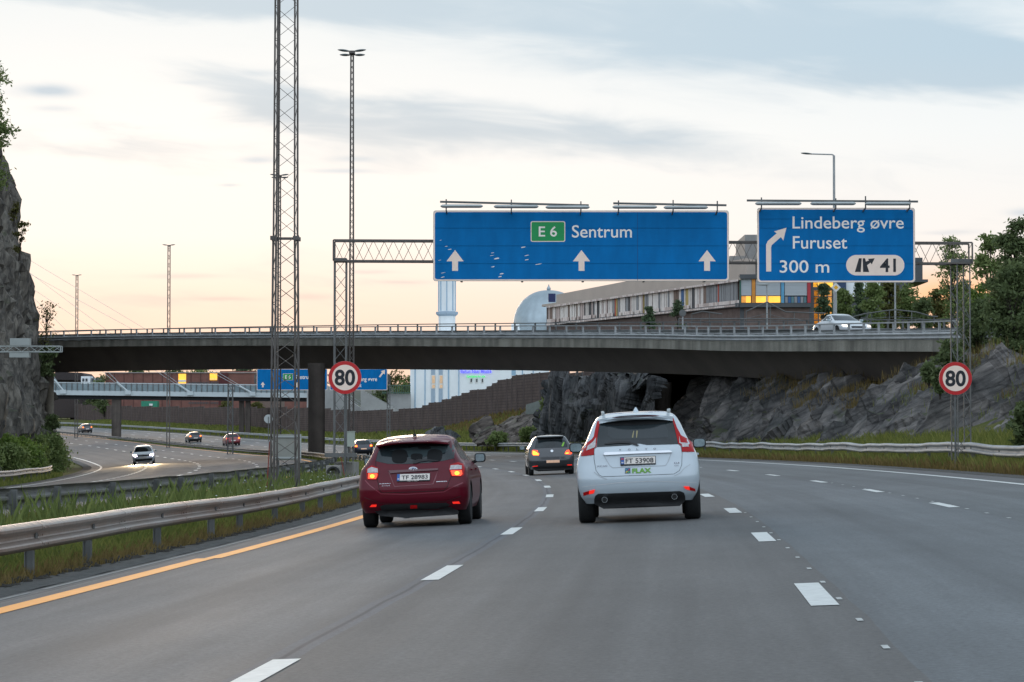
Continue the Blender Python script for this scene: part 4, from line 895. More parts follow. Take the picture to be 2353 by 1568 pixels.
# --- brick hall, dark house and hut beyond the footbridge
M_rb = mat('red_brick', (.19, .085, .068), .9, var=.18, nscale=.7); M_rbd = mat('brick_joint', (.10, .045, .038), .9)
bh = thing('brick_hall', 'long low red brick hall with two orange lit windows behind the footbridge', 'building', tuple(W(450, 950, 560)))
box_px('wall', bh, 242, 857.5, 592, 985, 560, 20, M_rb); box_px('wall', bh, 505, 853, 640, 858, 563, 15, M_rb); box_px('wall', bh, 592, 858, 640, 985, 561, 15, mat('brick_grey', (.17, .12, .10), .9))
for k in range(11):
    u = 262 + k * 22.0
    if u < 500: box_px('pilaster', bh, u, 858, u + 1.6, 985, 560, .5, M_rbd, .06)
box_px('wall', bh, 503, 857, 524, 985, 560, 3, mat('brick_maroon', (.09, .025, .025), .9), .3)
for u0, u1, v0, v1, vs2 in ((410, 427.5, 859.5, 883, 873.5), (482, 499, 858.5, 874, 871)):
    box_px('window', bh, u0, v0, u1, v1, 560, .4, M_lit, .12)
    box_px('window_sill', bh, u0, vs2, u1, vs2 + 4.5 if u0 < 450 else vs2 + 1, 560, .4, M_frame, .2)
for k in range(20):
    u = 434 + k * 3.6
    if 478 < u < 481: continue
    for v in (878, 924.5): box_px('window', bh, u, v, u + 1.9, v + 4.4, 560, .3, M_dgrey, .08)
mb = MB(); box_px('roof_edge', bh, 241, 856, 593, 857.8, 560, 20.2, mat('roof_edge_pale', (.34, .30, .29), .8), .25)
gc = thing('container', 'green container with a white plate in front of the brick hall', 'container', tuple(W(343, 940, 552)))
box_px('body', gc, 324.5, 922, 361.5, 935.5, 552, 3, mat('container_green', (.02, .22, .13), .5)); box_px('plate', gc, 343, 928, 351, 932.5, 552, .1, M_frame, .12)
dh = thing('dark_house', 'dark wooden house with low roof at the left end of the footbridge', 'building', tuple(W(160, 890, 600)))
box_px('wall', dh, 118, 872, 190, 960, 600, 12, mat('dark_wood', (.05, .038, .035), .9)); mb = MB()
mb.prism([(110, 873), (128, 855), (188, 857), (204, 874)], lambda a, b, k: W(a, b, 599) + Vector((0, k, 0)), 14); mb.build('roof', mat('dark_roof', (.04, .032, .032), .9), dh)
wh = thing('white_hut', 'small white cabin behind the footbridge left of the brick hall', 'hut', tuple(W(200, 890, 570)))
box_px('wall', wh, 186, 865, 207, 895, 570, 4, M_wht); box_px('wall', wh, 207, 869, 231, 895, 571, 3, mat('hut_grey', (.35, .38, .36), .7))
for u in (189, 196.5, 211, 220): box_px('window', wh, u, 870, u + 4.6, 877, 570, .2, mat('pane_dark', (.05, .06, .07), .2), .1)
for n, (u0, u1, v0, D) in enumerate(((640, 700, 849, 600), (660, 720, 852, 580))):
    pass
tb = thing('apartment_block', 'reddish apartment block peeping over the distant blue sign', 'building', tuple(W(640, 900, 640)))
box_px('wall', tb, 632, 845, 712, 960, 640, 15, M_rb)
for u in (640, 652, 664, 676, 688, 700): box_px('window', tb, u, 847, u + 5, 850.5, 640, .3, M_frame, .1)
# --- posts, fences and small signs on the ground behind the bridge
def pole(name, label, cat, u, vt, D, vb=770, r=.05, m=M_galv):
    p = W(u, vt, D); t = thing(name, label, cat, (p.x, D, W(u, vb, D).z)); mb = MB(); mb.cyl((p.x, D, W(u, vb, D).z), p, r, 10, r * .8); mb.build('post', m, t, smooth=40); return t, p
t, p = pole('street_lamp', 'tall street lamp with one long arm to the left above the exit sign', 'street lamp', 1918.5, 356, 185, 770, .10)
e = W(1864, 352.5, 185); mb = MB(); mb.tube([p, p + Vector((-.12, 0, .06)), e], .045); mb.build('arm', M_galv, t); mb = MB(); lamp_head(mb, (e.x + .1, e.y, e.z), .75, .32, -1, .08); mb.build('lamp_head', M_lampg, t, smooth=50)
t, p = pole('street_lamp', 'low street lamp with its head just under the exit sign, before the lit corner', 'street lamp', 1763, 654, 200, 770, .07)
mb = MB(); lamp_head(mb, (p.x + .15, p.y, p.z), .9, .4, -1, .0); mb.build('lamp_head', M_alu, t, smooth=50)
t, p = pole('street_pole', 'plain grey pole before the trees right of the white car', 'pole', 2058, 640, 180, 770, .07)
t, p = pole('priority_sign', 'yellow and white diamond sign on a post behind the white car on the bridge', 'road sign', 1921.5, 650, 175, 770, .08)
for k, (r, m) in enumerate(((11.3, M_frame), (10.0, mat('sign_rim', (.5, .5, .5), .5)), (9.4, M_frame), (5.6, mat('sign_yellow', (.85, .42, .02), .45)))):
    c = W(1921.5, 661, 175); r = r / FPX * 175; mb = MB(); mb.prism([(0, r), (r, 0), (0, -r), (-r, 0)], lambda a, b, q: Vector((c.x + a, c.y - .1 - .006 * k - q, c.z + b)), .004); mb.build('panel' if k == 0 else 'face', m, t)
t, p = pole('round_sign', 'grey round sign back on a post at the bridge edge below the tan building', 'road sign', 1569, 716, 158, 757, .05)
mb = MB(); mb.lathe(W(1569, 719.5, 157.9), [(.2, 0), (.2, .02)], 20, 'Y'); mb.build('panel', M_galvd, t)
def railing(label, pts, D, vb, step=.9):
    t = thing('railing', label, 'railing', tuple(W(pts[0][0], vb, D)), group='thin steel railings behind the bridge'); mb = MB()
    P = [W(u, v, D) for u, v in pts]; mb.tube(P, .045, 6); mb.build('handrail', M_galvd, t); mb = MB()
    us = [a[0] for a in pts]; vs_ = [a[1] for a in pts]
    for u in np.arange(us[0], us[-1] + 1, step * FPX / D / 1.0): p = W(u, float(np.interp(u, us, vs_)), D); mb.cyl(p, W(u, vb, D), .03, 6)
    mb.build('baluster', M_galvd, t); mb = MB(); vm = [(v + vb) / 2 for v in vs_]; mb.tube([W(u, v, D) for u, v in zip(us, vm)], .018, 5); mb.build('midrail', M_galvd, t)
railing('curved railing on the hump right of the white car', [(1942, 733), (1985, 722), (2030, 715), (2058, 712), (2105, 717), (2140, 727), (2156, 728)], 172, 745, 1.4)
railing('sloping railing before the office corner left of the white car', [(1560, 733), (1830, 733), (1846, 738)], 176, 750, 1.4)
railing('bent railing forming a gable outline before the brick wall', [(1715, 716), (1763, 694), (1806, 717), (1898, 720)], 182, 748, 1.6)
railing('short railing left of the bent one below the facade', [(1590, 722), (1615, 716), (1660, 722)], 186, 748, 1.2)
# ------------------------------------------------------------------ vehicles
def paint(name, c, coat=1.0, rough=.35, metal=.0): return mat(name, c, rough, metal, var=.03, nscale=1.5, coat=coat)
M_glassc = mat('car_glass', (.018, .025, .028), .08, spec=.5, var=.6, nscale=1.5)
M_tyre = mat('tyre_rubber', (.016, .016, .016), .85, var=.2, nscale=9); M_rim = mat('rim_alloy', (.30, .30, .31), .35, .8)
M_plast = mat('black_plastic', (.018, .018, .019), .55, var=.2, nscale=6); M_under = mat('underbody', (.012, .012, .012), .9)
M_chrome = mat('chrome', (.62, .63, .65), .18, 1.0, var=.03); M_well = mat('wheel_well', (.008, .008, .008), .95)
M_plate = mat('plate_white', (.72, .66, .60), .4, var=.03); M_pblue = mat('plate_blue', (.01, .10, .38), .4); M_pblack = mat('plate_letter', (.02, .02, .025), .5)
M_tred = mat('lamp_red', (.26, .004, .006), .25, spec=.25, emit=(.6, .01, .01), estr=.10); M_tclear = mat('lamp_clear', (.45, .42, .42), .15, coat=1, var=.3, nscale=30)
M_tlit = mat('lamp_red_lit', (.6, .02, .01), .2, emit=(1.0, .07, .02), estr=1.7, var=.1); M_tcore = mat('lamp_core_lit', (.9, .3, .02), .2, emit=(1.0, .42, .03), estr=2.0)
M_refl = mat('reflector_lit', (.6, .02, .01), .3, emit=(1.0, .025, .015), estr=.6); M_head = mat('headlamp_lit', (1, 1, 1), .1, emit=(1.0, .93, .85), estr=120); M_headg = mat('headlamp_rim', (.9, .8, .95), .1, emit=(.85, .7, 1.0), estr=6)
M_seamc = mat('panel_line', (.01, .01, .01), .9); M_mirg = mat('mirror_glass', (.45, .55, .58), .12, .6, var=.3, nscale=8); M_platelit = mat('plate_lit', (.7, .5, .38), .4, emit=(1, .5, .25), estr=.18, var=.15, nscale=9)
class Body:
    def __init__(s, tab, n=2.9, cr=.42, cf=.75):
        """tab rows: z, half width, rear y, front y"""
        T = np.array(tab, float); s.T = T; z0, z1 = T[0, 0], T[-1, 0]
        zs = np.unique(np.concatenate([np.linspace(z0, z1 - .1, 34), z1 - .1 + .1 * np.sin(np.linspace(0, math.pi / 2, 14))])); s.zs = zs
        zf = np.linspace(z0, z1, 400); s.zf = zf
        def sm(col, k=9):
            v = np.interp(zf, T[:, 0], T[:, col]); return np.convolve(np.pad(v, k // 2, 'edge'), np.hanning(k + 2)[1:-1] / np.hanning(k + 2)[1:-1].sum(), 'valid')
        s.w, s.r, s.f = sm(1, 25), sm(2, 19), sm(3, 19); s.n = n; s.cr = cr; s.cf = cf
        # keep the closing roof exact
        k = zf > z1 - .05
        for a, c in ((s.w, 1), (s.r, 2), (s.f, 3)): a[k] = np.interp(zf[k], T[:, 0], T[:, c])
    def g(s, z):
        w, r, f = (float(np.interp(z, s.zf, q)) for q in (s.w, s.r, s.f)); d = max(.02, f - r)
        return w, r, f, min(s.cr, d * .45), min(s.cf, d * .45)
    def rear(s, x, z):
        w, r, f, cr, cf = s.g(z); t = min(abs(x) / w, .9985); return r + cr * (1 - (1 - t ** s.n) ** (1 / s.n))
    def front(s, x, z):
        w, r, f, cr, cf = s.g(z); t = min(abs(x) / w, .9985); return f - cf * (1 - (1 - t ** s.n) ** (1 / s.n))
    def side(s, y, z):
        w, r, f, cr, cf = s.g(z)
        if y < r + cr: t = min(1, 1 - (y - r) / cr)
        elif y > f - cf: t = min(1, 1 - (f - y) / cf)
        else: return w
        return w * (1 - max(0, t) ** s.n) ** (1 / s.n)
    def mesh(s, name, mats, parent, wheels, rw):
        q, m = 12, 14; rings = []
        for z in s.zs:
            w, r, f, cr, cf = s.g(z); h = []
            for a in np.linspace(0, math.pi / 2, q): h.append((w * math.sin(a) ** (2 / s.n), r + cr * (1 - max(0, math.cos(a)) ** (2 / s.n))))
            for y in np.linspace(r + cr, f - cf, m + 2)[1:-1]: h.append((w, y))
            for a in np.linspace(math.pi / 2, 0, q): h.append((w * math.sin(a) ** (2 / s.n), f - cf * (1 - max(0, math.cos(a)) ** (2 / s.n))))
            rings.append([Vector((x, y, z)) for x, y in h] + [Vector((-x, y, z)) for x, y in h[::-1][1:-1]])
        mb = MB(); mb.sweep(rings); me = bpy.data.meshes.new(name); me.from_pydata([tuple(v) for v in mb.v], [], mb.f)
        bm = bmesh.new(); bm.from_mesh(me); bmesh.ops.remove_doubles(bm, verts=bm.verts, dist=.0008); bmesh.ops.recalc_face_normals(bm, faces=bm.faces); bm.to_mesh(me); bm.free()
        for x in mats: me.materials.append(x)
        o = bpy.data.objects.new(name, me); C.objects.link(o)
        if wheels:
            cb = MB()
            for x, y in wheels: cb.cyl((math.copysign(.45, x), y, rw), (math.copysign(1.3, x), y, rw), rw + .055, 28)
            co = cb.build('cutter', mats[0]); md = o.modifiers.new('b', 'BOOLEAN'); md.object = co; md.operation = 'DIFFERENCE'; md.solver = 'EXACT'
            dg = bpy.context.evaluated_depsgraph_get(); me2 = bpy.data.meshes.new_from_object(o.evaluated_get(dg))
            o.modifiers.clear(); o.data = me2; bpy.data.objects.remove(co)
            for p in me2.polygons:
                c = p.center
                for x, y in wheels:
                    if abs(math.hypot(c.y - y, c.z - rw) - rw - .055) < .02 and abs(p.normal.x) < .2 or (abs(abs(c.x) - .45) < .01 and math.hypot(c.y - y, c.z - rw) < rw + .06): p.material_index = 1
        shade(o.data, 32); o.parent = parent; return o
def decal(bd, poly, surf, off=.006, th_=.01, grid=.045):
    """polygon in the rear, front or side view laid on the curved body as a shallow solid"""
    bm = bmesh.new(); f = bm.faces.new([bm.verts.new((a, 0, b)) for a, b in poly])
    bmesh.ops.triangulate(bm, faces=[f]); A = [p[0] for p in poly]; B = [p[1] for p in poly]
    for x in np.arange(min(A) + grid, max(A), grid): bmesh.ops.bisect_plane(bm, geom=bm.verts[:] + bm.edges[:] + bm.faces[:], plane_co=(x, 0, 0), plane_no=(1, 0, 0))
    for z in np.arange(min(B) + grid, max(B), grid): bmesh.ops.bisect_plane(bm, geom=bm.verts[:] + bm.edges[:] + bm.faces[:], plane_co=(0, 0, z), plane_no=(0, 0, 1))
    bmesh.ops.recalc_face_normals(bm, faces=bm.faces)
    base = list(bm.verts)
    def put(a, b, o):
        if surf == 'rear': return Vector((a, bd.rear(a, b) - o, b))
        if surf == 'front': return Vector((a, bd.front(a, b) + o, b))
        sg = 1 if surf == 'right' else -1; return Vector((sg * (bd.side(a, b) + o), a, b))
    flat = [(v.co.x, v.co.z) for v in bm.verts]
    for v, (a, b) in zip(base, flat): v.co = put(a, b, off)
    r = bmesh.ops.extrude_face_region(bm, geom=bm.faces[:]); nv = [g for g in r['geom'] if isinstance(g, bmesh.types.BMVert)]
    for v in nv:
        if surf == 'rear': v.co.y += th_
        elif surf == 'front': v.co.y -= th_
        else: v.co.x -= th_ * (1 if surf == 'right' else -1)
    bmesh.ops.recalc_face_normals(bm, faces=bm.faces); return bm
class Car:
    def __init__(s, label, cat, tab, wheels, rw, tw, mbody, loc, heading, bank, group=None, n=2.9, cr=.42, cf=.75, hero=False, rim=None):
        s.t = thing('parked_car' if cat == 'parked' else 'car', label, 'car', loc, 0, group, local=True); s.t.name = 'car'
        s.t.rotation_mode = 'QUATERNION'; s.t.rotation_quaternion = (Matrix.Rotation(heading, 3, 'Z') @ Matrix.Rotation(-math.atan(bank), 3, 'Y')).to_quaternion()
        s.bd = Body(tab, n, cr, cf); wl = [(sx * wheels[0], y) for y in wheels[1:] for sx in (-1, 1)]
        s.body = s.bd.mesh('body', [mbody, M_well], s.t, wl, rw)
        mb = MB(); L0 = tab[0]; mb.box((0, (L0[2] + L0[3]) / 2 + .05, L0[0] + .05 - .06), (L0[1] * 1.25, (L0[3] - L0[2]) * .86, .14)); mb.build('underbody', M_under, s.t)
        for x, y in wl:
            sg = math.copysign(1, x); mb = MB(); h = tw / 2
            mb.lathe((x, y, rw), [(rw * .62, -h * .96), (rw * .93, -h), (rw * .985, -h * .86), (rw, -h * .6), (rw, h * .6), (rw * .985, h * .86), (rw * .93, h), (rw * .62, h * .96)], 32, 'X')
            w = mb.build('wheel', M_tyre, s.t, smooth=50); mb = MB(); xo = x + sg * (h - .035)
            mb.lathe((xo, y, rw), [(rw * .64, -.03), (rw * .66, .02), (rw * .60, .02), (rw * .58, -.015)], 28, 'X')
            for k in range(10): a = 2 * math.pi * k / 10; mb.bar((xo, y, rw), (xo, y + rw * .6 * math.cos(a), rw + rw * .6 * math.sin(a)), .035, .05)
            mb.lathe((xo, y, rw), [(.07, -.02), (.07, .03)], 16, 'X'); mb.build('rim', rim or M_rim, w)
    def fr(s, xc, yc, ang, sc): s.fx = (xc, yc, R(ang), sc)
    def q(s, P):
        xc, yc, a, sc = s.fx; o = []
        for x, y in P: dx, dy = (x - xc) / sc, (y - yc) / sc; o.append((dx * math.cos(a) - dy * math.sin(a), -dx * math.sin(a) - dy * math.cos(a)))
        return o
    def d(s, name, P, m, off=.006, surf='rear', th_=.012, grid=.05, px=True, par=None, sm=45):
        if px: P = s.q(P)
        bm = decal(s.bd, P, surf, off, th_, grid); me = bpy.data.meshes.new(name); bm.to_mesh(me); bm.free(); me.materials.append(m)
        if sm: shade(me, sm)
        o = bpy.data.objects.new(name, me); C.objects.link(o); o.parent = par or s.t; return o
    def txt(s, string, x0, y0, x1, y1, m, bold=.02, off=.02, name='lettering', base=None, par=None):
        """box given by its lower left and upper right photo pixels"""
        (a, b), (c, d_) = s.q([(x0, y0), (x1, y1)]); v, f = text2d(string, a, c, b, d_, bold, base); yy = None
        mb = MB(); mb.add([(x, s.bd.rear(x, z) - off, z) for x, z in v], f); return mb.build(name, m, par or s.t, fixn=False)
    def line(s, P, w=.008, m=None, off=.003, name='panel_line', closed=False, px=True):
        if px: P = s.q(P)
        mb = MB(); Q = []
        for a, b in zip(P[:-1], P[1:]):
            n = max(1, int(math.hypot(b[0] - a[0], b[1] - a[1]) / .05)); Q += [(a[0] + (b[0] - a[0]) * i / n, a[1] + (b[1] - a[1]) * i / n) for i in range(n)]
        Q.append(P[-1]); L_, R_ = [], []
        for i, (x, z) in enumerate(Q):
            p, q = Q[max(0, i - 1)], Q[min(len(Q) - 1, i + 1)]; t = Vector((q[0] - p[0], q[1] - p[1])).normalized(); n = Vector((-t.y, t.x)) * w / 2
            for L__, sg in ((L_, 1), (R_, -1)): a, b = x + sg * n.x, z + sg * n.y; L__.append(Vector((a, s.bd.rear(a, b) - off, b)))
        k = len(Q); mb.add(L_ + R_, [(i, i + 1, k + i + 1, k + i) for i in range(k - 1)]); return mb.build(name, m or M_seamc, s.t, fixn=False)
    def mirror(s, x, y, z, w=.24, h=.16, m=None, ins=.0):
        sg = math.copysign(1, x); mb = MB(); R_ = []
        for dy, k in ((-.02, .90), (0, 1), (.06, 1), (.13, .75), (.17, .35)):
            R_.append([Vector((x + w / 2 * k * math.copysign(abs(math.cos(a)) ** .5, math.cos(a)), y + dy, z + h / 2 * k * math.copysign(abs(math.sin(a)) ** .5, math.sin(a)))) for a in [2 * math.pi * j / 20 for j in range(20)]])
        mb.sweep(R_); mb.bar((x - sg * w * .35, y + .05, z - h * .35), (x - sg * (w * .5 + .12), y + .08, z - h * .5 - .02), .05); o = mb.build('mirror', m or M_plast, s.t, smooth=50)
        mb = MB(); mb.prism([(x + w / 2 * .80 * math.copysign(abs(math.cos(a)) ** .5, math.cos(a)), z + h / 2 * .78 * math.copysign(abs(math.sin(a)) ** .5, math.sin(a))) for a in [2 * math.pi * j / 20 for j in range(20)]], lambda a, b, k: Vector((a, y - .026 - k, b)), .004)
        g = mb.build('mirror_glass', M_mirg, o)
    def side_glass(s, P, m=None):
        for sf in ('left', 'right'): s.d('side_window', P, m or M_glassc, .004, sf, px=False, grid=.12)
def ground_at(X, D):
    s, o = inv(X, D); z = float(zroad(s, o) if o > -5.5 else zon(s, o)); return (X, D, z), float(th(s)), (BK if o > -5.5 else .067)
# --- the near dark red hatchback
X = (951.5 - CU) / FPX * 43.1; loc, hd, bk = ground_at(X, 43.1)
TS = [(.24, .80, .16, 4.25), (.32, .845, .07, 4.34), (.45, .868, .0, 4.42), (.62, .872, -.01, 4.42), (.74, .868, .04, 4.34), (.82, .858, .075, 4.1), (.90, .848, .10, 3.75), (.97, .80, .13, 3.38), (1.02, .755, .165, 3.26), (1.10, .705, .21, 3.05), (1.15, .68, .25, 2.95), (1.23, .642, .32, 2.75), (1.30, .618, .38, 2.58), (1.345, .60, .42, 2.48), (1.385, .57, .60, 2.36), (1.41, .53, .85, 2.25), (1.432, .47, 1.15, 2.1), (1.447, .36, 1.4, 2.0), (1.456, .2, 1.55, 1.9), (1.46, .05, 1.65, 1.75)]
M_subr = mat('paint_dark_red', (.105, .0008, .010), .45, .0, spec=.2, var=.04, coat=.30)
c = Car('dark red hatchback with lit tail lamps and plate TF 28983, left of the white car', 'car', TS, (.755, .86, 3.50), .325, .205, M_subr, loc, hd, bk, cr=.34, n=3.0)
c.fr(822, 1410, 3.1, 900)
c.d('rear_window', [(262, 372), (285, 315), (350, 275), (600, 240), (1335, 232), (1354, 300), (1360, 432), (1200, 470), (1000, 500), (700, 520), (430, 523), (247, 488)], M_glassc, .004)
M_seat = mat('dark_interior', (.004, .005, .006), .9); M_cabin = mat('cabin_light', (.045, .062, .066), .12, spec=.4)
c.d('cabin_view', [(420, 330), (900, 262), (1230, 262), (1260, 330), (1150, 380), (960, 400), (900, 440), (720, 440), (690, 360), (560, 330)], M_cabin, .0085)
for cx_, cy_, ra, rb in ((585, 410, 112, 98), (830, 410, 86, 42), (1085, 392, 108, 88), (930, 285, 95, 26)): c.d('headrest', [(cx_ + ra * math.copysign(abs(math.cos(a)) ** .7, math.cos(a)), cy_ + rb * math.copysign(abs(math.sin(a)) ** .7, math.sin(a))) for a in [2 * math.pi * k / 18 for k in range(18)]], M_seat, .0125)
for side, P, up, core in (('l', [(108, 598), (188, 545), (288, 580), (300, 690), (272, 748), (132, 747)], [(134, 598), (188, 570), (284, 590), (290, 648), (134, 652)], [(150, 662), (280, 658), (280, 700), (262, 735), (150, 735)]),
                          ('r', [(1298, 590), (1312, 518), (1420, 482), (1490, 505), (1512, 560), (1508, 660), (1480, 684), (1336, 682)], [(1306, 588), (1320, 528), (1420, 520), (1472, 530), (1474, 580)], [(1322, 602), (1474, 596), (1484, 650), (1462, 674), (1348, 672)])):
    o = c.d('tail_light', P, M_tred, .012, th_=.03); c.d('clear_lens', up, M_tclear, .018, par=o); c.d('lit_lens', core, M_tlit, .019, par=o)
    cx, cy = (210, 700) if side == 'l' else (1412, 638); c.d('bulb_glow', [(cx + 34 * math.cos(a), cy + 27 * math.sin(a)) for a in [2 * math.pi * k / 14 for k in range(14)]], M_tcore, .023, par=o)
c.line([(243, 490), (262, 620), (290, 760), (325, 890), (345, 920), (380, 932), (1230, 888), (1285, 830), (1305, 760), (1332, 690)]); c.line([(262, 372), (243, 490)]); c.line([(1360, 432), (1362, 520)])
c.line([(105, 760), (180, 830), (290, 905), (345, 945), (700, 948), (1240, 905), (1330, 850), (1500, 770)], .016, mat('crease_lit_red', (.20, .012, .03), .4, coat=.4)); c.line([(100, 1000), (330, 1078), (700, 1082), (1280, 1035), (1480, 960)], .012, mat('crease_shade_red', (.05, .002, .006), .5)); c.d('tailgate_recess', [(442, 640), (500, 770), (535, 845), (1085, 800), (1118, 720), (1142, 600), (1138, 612), (1075, 792), (540, 834), (508, 765), (452, 640)], mat('paint_recess', (.15, .008, .02), .3, .0, coat=.6), .004)  # creases and recess edge painted lighter and darker to imitate light and shade
c.d('handle_trim', [(440, 615), (1145, 572), (1142, 598), (600, 640), (470, 655)], mat('trim_shade_red', (.07, .004, .010), .25, .3, coat=1), .022, th_=.03)  # raised trim strip; the shadow above the plate is put into its darker red
o = c.d('license_plate', [(565, 662), (1035, 643), (1037, 752), (568, 773)], M_plast, .014, th_=.03)
c.d('plate_face', [(608, 665), (1031, 648), (1031, 735), (608, 755)], M_plate, .020, par=o); c.d('plate_band', [(569, 667), (607, 665), (607, 755), (569, 757)], M_pblue, .021, par=o)
c.txt('TF 28983', 634, 740, 1002, 663, M_pblack, .012, .026, par=o); c.txt('N', 580, 742, 600, 722, M_whitesheet, .02, .026, par=o); c.txt('Birger N. Haug AS', 722, 765, 880, 745, M_whitesheet, .02, .022, par=o)
el = lambda cx, cy, a, b, k=22: [(cx + a * math.cos(2 * math.pi * i / k), cy + b * math.sin(2 * math.pi * i / k)) for i in range(k)]
o = c.d('badge', el(791, 588, 60, 29), M_chrome, .012, th_=.012, grid=.2); c.d('badge_face', el(791, 588, 52, 22), mat('badge_blue', (.03, .05, .14), .3, coat=1), .018, grid=.2, par=o)
for sx, sy, r in ((762, 588, 20), (797, 594, 9), (815, 583, 9), (797, 604, 8), (825, 593, 8), (836, 602, 6)):
    P = []
    for k in range(8): a = math.pi * k / 4; rr_ = r if k % 2 == 0 else r * .28; P.append((sx + rr_ * 1.25 * math.cos(a), sy + rr_ * math.sin(a)))
    c.d('badge_star', P, M_frame, .024, grid=.3, par=o, sm=0)
c.txt('SUBARU', 318, 811, 478, 793, M_chrome, .012, .012); c.txt('BOXER', 358, 838, 475, 826, M_chrome, .012, .012); c.txt('IMPREZA', 1128, 768, 1280, 748, M_chrome, .012, .012)
for P in ([(178, 1138), (210, 1103), (282, 1100), (275, 1133)], [(1353, 1045), (1445, 1038), (1465, 1070), (1365, 1073)]): c.d('reflector', P, M_refl, .010)
c.d('bumper_insert', [(330, 1122), (400, 1096), (1270, 1056), (1322, 1090), (1290, 1122), (1150, 1150), (400, 1192), (345, 1172)], M_plast, .008, th_=.02)
c.d('lower_bumper', [(240, 1200), (345, 1180), (1150, 1158), (1330, 1115), (1440, 1180), (1430, 1225), (700, 1285), (330, 1262)], M_plast, .006, th_=.02)
c.d('fog_lamp', [(762, 1102), (858, 1098), (858, 1146), (762, 1152)], M_tred, .014)
c.d('wiper', [(785, 512), (782, 470), (860, 446), (1000, 450), (1135, 462), (1140, 468), (1000, 468), (880, 485), (830, 510)], M_plast, .02, th_=.015)
mb = MB(); rings = []
for y, zt_, zb, w in ((.12, 1.338, 1.330, .53), (.14, 1.346, 1.315, .565), (.40, 1.372, 1.32, .585), (.64, 1.392, 1.34, .575)):
    rings.append([Vector((x, y + .14 * abs(x / w) ** 3, z - .035 * abs(x / w) ** 3)) for x, z in [(w * k, zt_) for k in np.linspace(-1, 1, 13)] + [(w * k, zb) for k in np.linspace(1, -1, 13)]])
mb.sweep(rings); mb.build('roof_spoiler', M_subr, c.t, smooth=40)
mb = MB(); mb.lathe((-.01, .95, 1.425), [(.035, 0), (.03, .03), (.012, .045)], 14); mb.cyl((-.01, .95, 1.46), (-.02, .80, 1.60), .006, 6, .003); mb.build('antenna', M_plast, c.t)
c.side_glass([(.75, 1.05), (.95, 1.30), (1.6, 1.36), (2.25, 1.33), (2.9, 1.03), (2.2, 1.0)]); c.mirror(.925, 2.62, 1.04, .185, .155); c.mirror(-.925, 2.62, 1.04, .175, .15)
for y in (1.25, 2.35):
    for sx in (-1, 1): mb = MB(); mb.box((sx * .87, y, .86), (.03, .17, .028)); mb.build('door_handle', M_subr, c.t)
c.d('exhaust', [(650, 1270), (740, 1262), (745, 1292), (655, 1296)], M_rim, -.08, th_=.06)
# --- the white SUV
X = (1470.2 - CU) / FPX * 40.9; loc, hd, bk = ground_at(X, 40.9)
TX = [(.30, .80, .20, 4.35), (.40, .87, .07, 4.5), (.52, .905, .01, 4.62), (.66, .925, -.01, 4.63), (.80, .928, .03, 4.55), (.92, .912, .075, 4.35), (1.02, .885, .10, 3.9), (1.10, .845, .13, 3.45), (1.18, .792, .18, 3.25), (1.30, .735, .26, 3.0), (1.45, .675, .37, 2.7), (1.56, .615, .46, 2.45), (1.60, .58, .50, 2.35), (1.63, .53, .62, 2.2), (1.652, .45, .85, 2.05), (1.666, .30, 1.15, 1.9), (1.675, .05, 1.5, 1.7)]
M_xcw = mat('paint_white', (.50, .565, .61), .32, .0, var=.02, coat=1.0)
c = Car('white estate SUV with plate FT 53908 and green FLAX lettering, in the middle lane', 'car', TX, (.80, .92, 3.69), .365, .245, M_xcw, loc, hd, bk, cr=.36, n=3.1)
c.fr(962, 1450, 2.92, 808)
c.d('rear_window', [(452, 245), (480, 222), (900, 196), (1335, 182), (1378, 330), (1418, 503), (1040, 517), (950, 502), (870, 507), (820, 524), (430, 550), (436, 400)], M_glassc, .004)
for P in ([(852, 430), (870, 347), (878, 347), (868, 430)], [(905, 345), (925, 345), (914, 430), (904, 430)]): c.d('interior_highlight', P, mat('interior_pale', (.30, .26, .13), .5), .009, grid=.2)
c.d('cabin_view', [(560, 300), (1250, 262), (1290, 340), (1290, 420), (980, 440), (620, 450), (560, 400)], mat('cabin_dim', (.028, .036, .040), .1, spec=.45), .0065)
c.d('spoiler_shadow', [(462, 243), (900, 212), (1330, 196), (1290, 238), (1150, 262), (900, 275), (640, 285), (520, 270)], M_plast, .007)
for P, up in (([(425, 228), (460, 232), (432, 430), (424, 545), (399, 560), (394, 642), (238, 662), (238, 575), (300, 500), (362, 455), (388, 420), (405, 320)], [(418, 430), (412, 545), (392, 556), (300, 592), (318, 535), (385, 480)]),
              ([(1338, 180), (1355, 182), (1400, 300), (1448, 392), (1535, 438), (1588, 482), (1614, 592), (1460, 592), (1452, 515), (1414, 496), (1388, 380)], [(1425, 400), (1442, 480), (1525, 486), (1545, 530), (1466, 534), (1455, 500), (1428, 485)])):
    o = c.d('tail_light', P, M_tred, .012, th_=.03); c.d('clear_lens', up, M_tclear, .018, par=o)
c.line([(428, 550), (398, 572), (398, 690), (425, 830), (465, 885), (505, 905), (1365, 862), (1430, 820), (1458, 750), (1462, 610), (1445, 525), (1418, 503)], .007, mat('gap_grey', (.10, .11, .12), .8))
c.d('chrome_bar', [(510, 630), (532, 610), (1310, 578), (1338, 592), (1334, 602), (900, 622), (528, 645)], M_chrome, .03, th_=.04)
c.line([(515, 648), (590, 770), (625, 796), (1262, 762), (1290, 720), (1332, 608)], .010, mat('fold_shade', (.38, .41, .43), .5))  # recess fold painted as a darker line for its shade
o = c.d('license_plate', [(714, 668), (1142, 645), (1145, 747), (720, 772)], M_plast, .014, th_=.03)
c.d('plate_face', [(764, 671), (1136, 652), (1137, 733), (766, 751)], M_plate, .020, par=o); c.d('plate_band', [(723, 673), (763, 671), (764, 750), (727, 752)], M_pblue, .021, par=o)
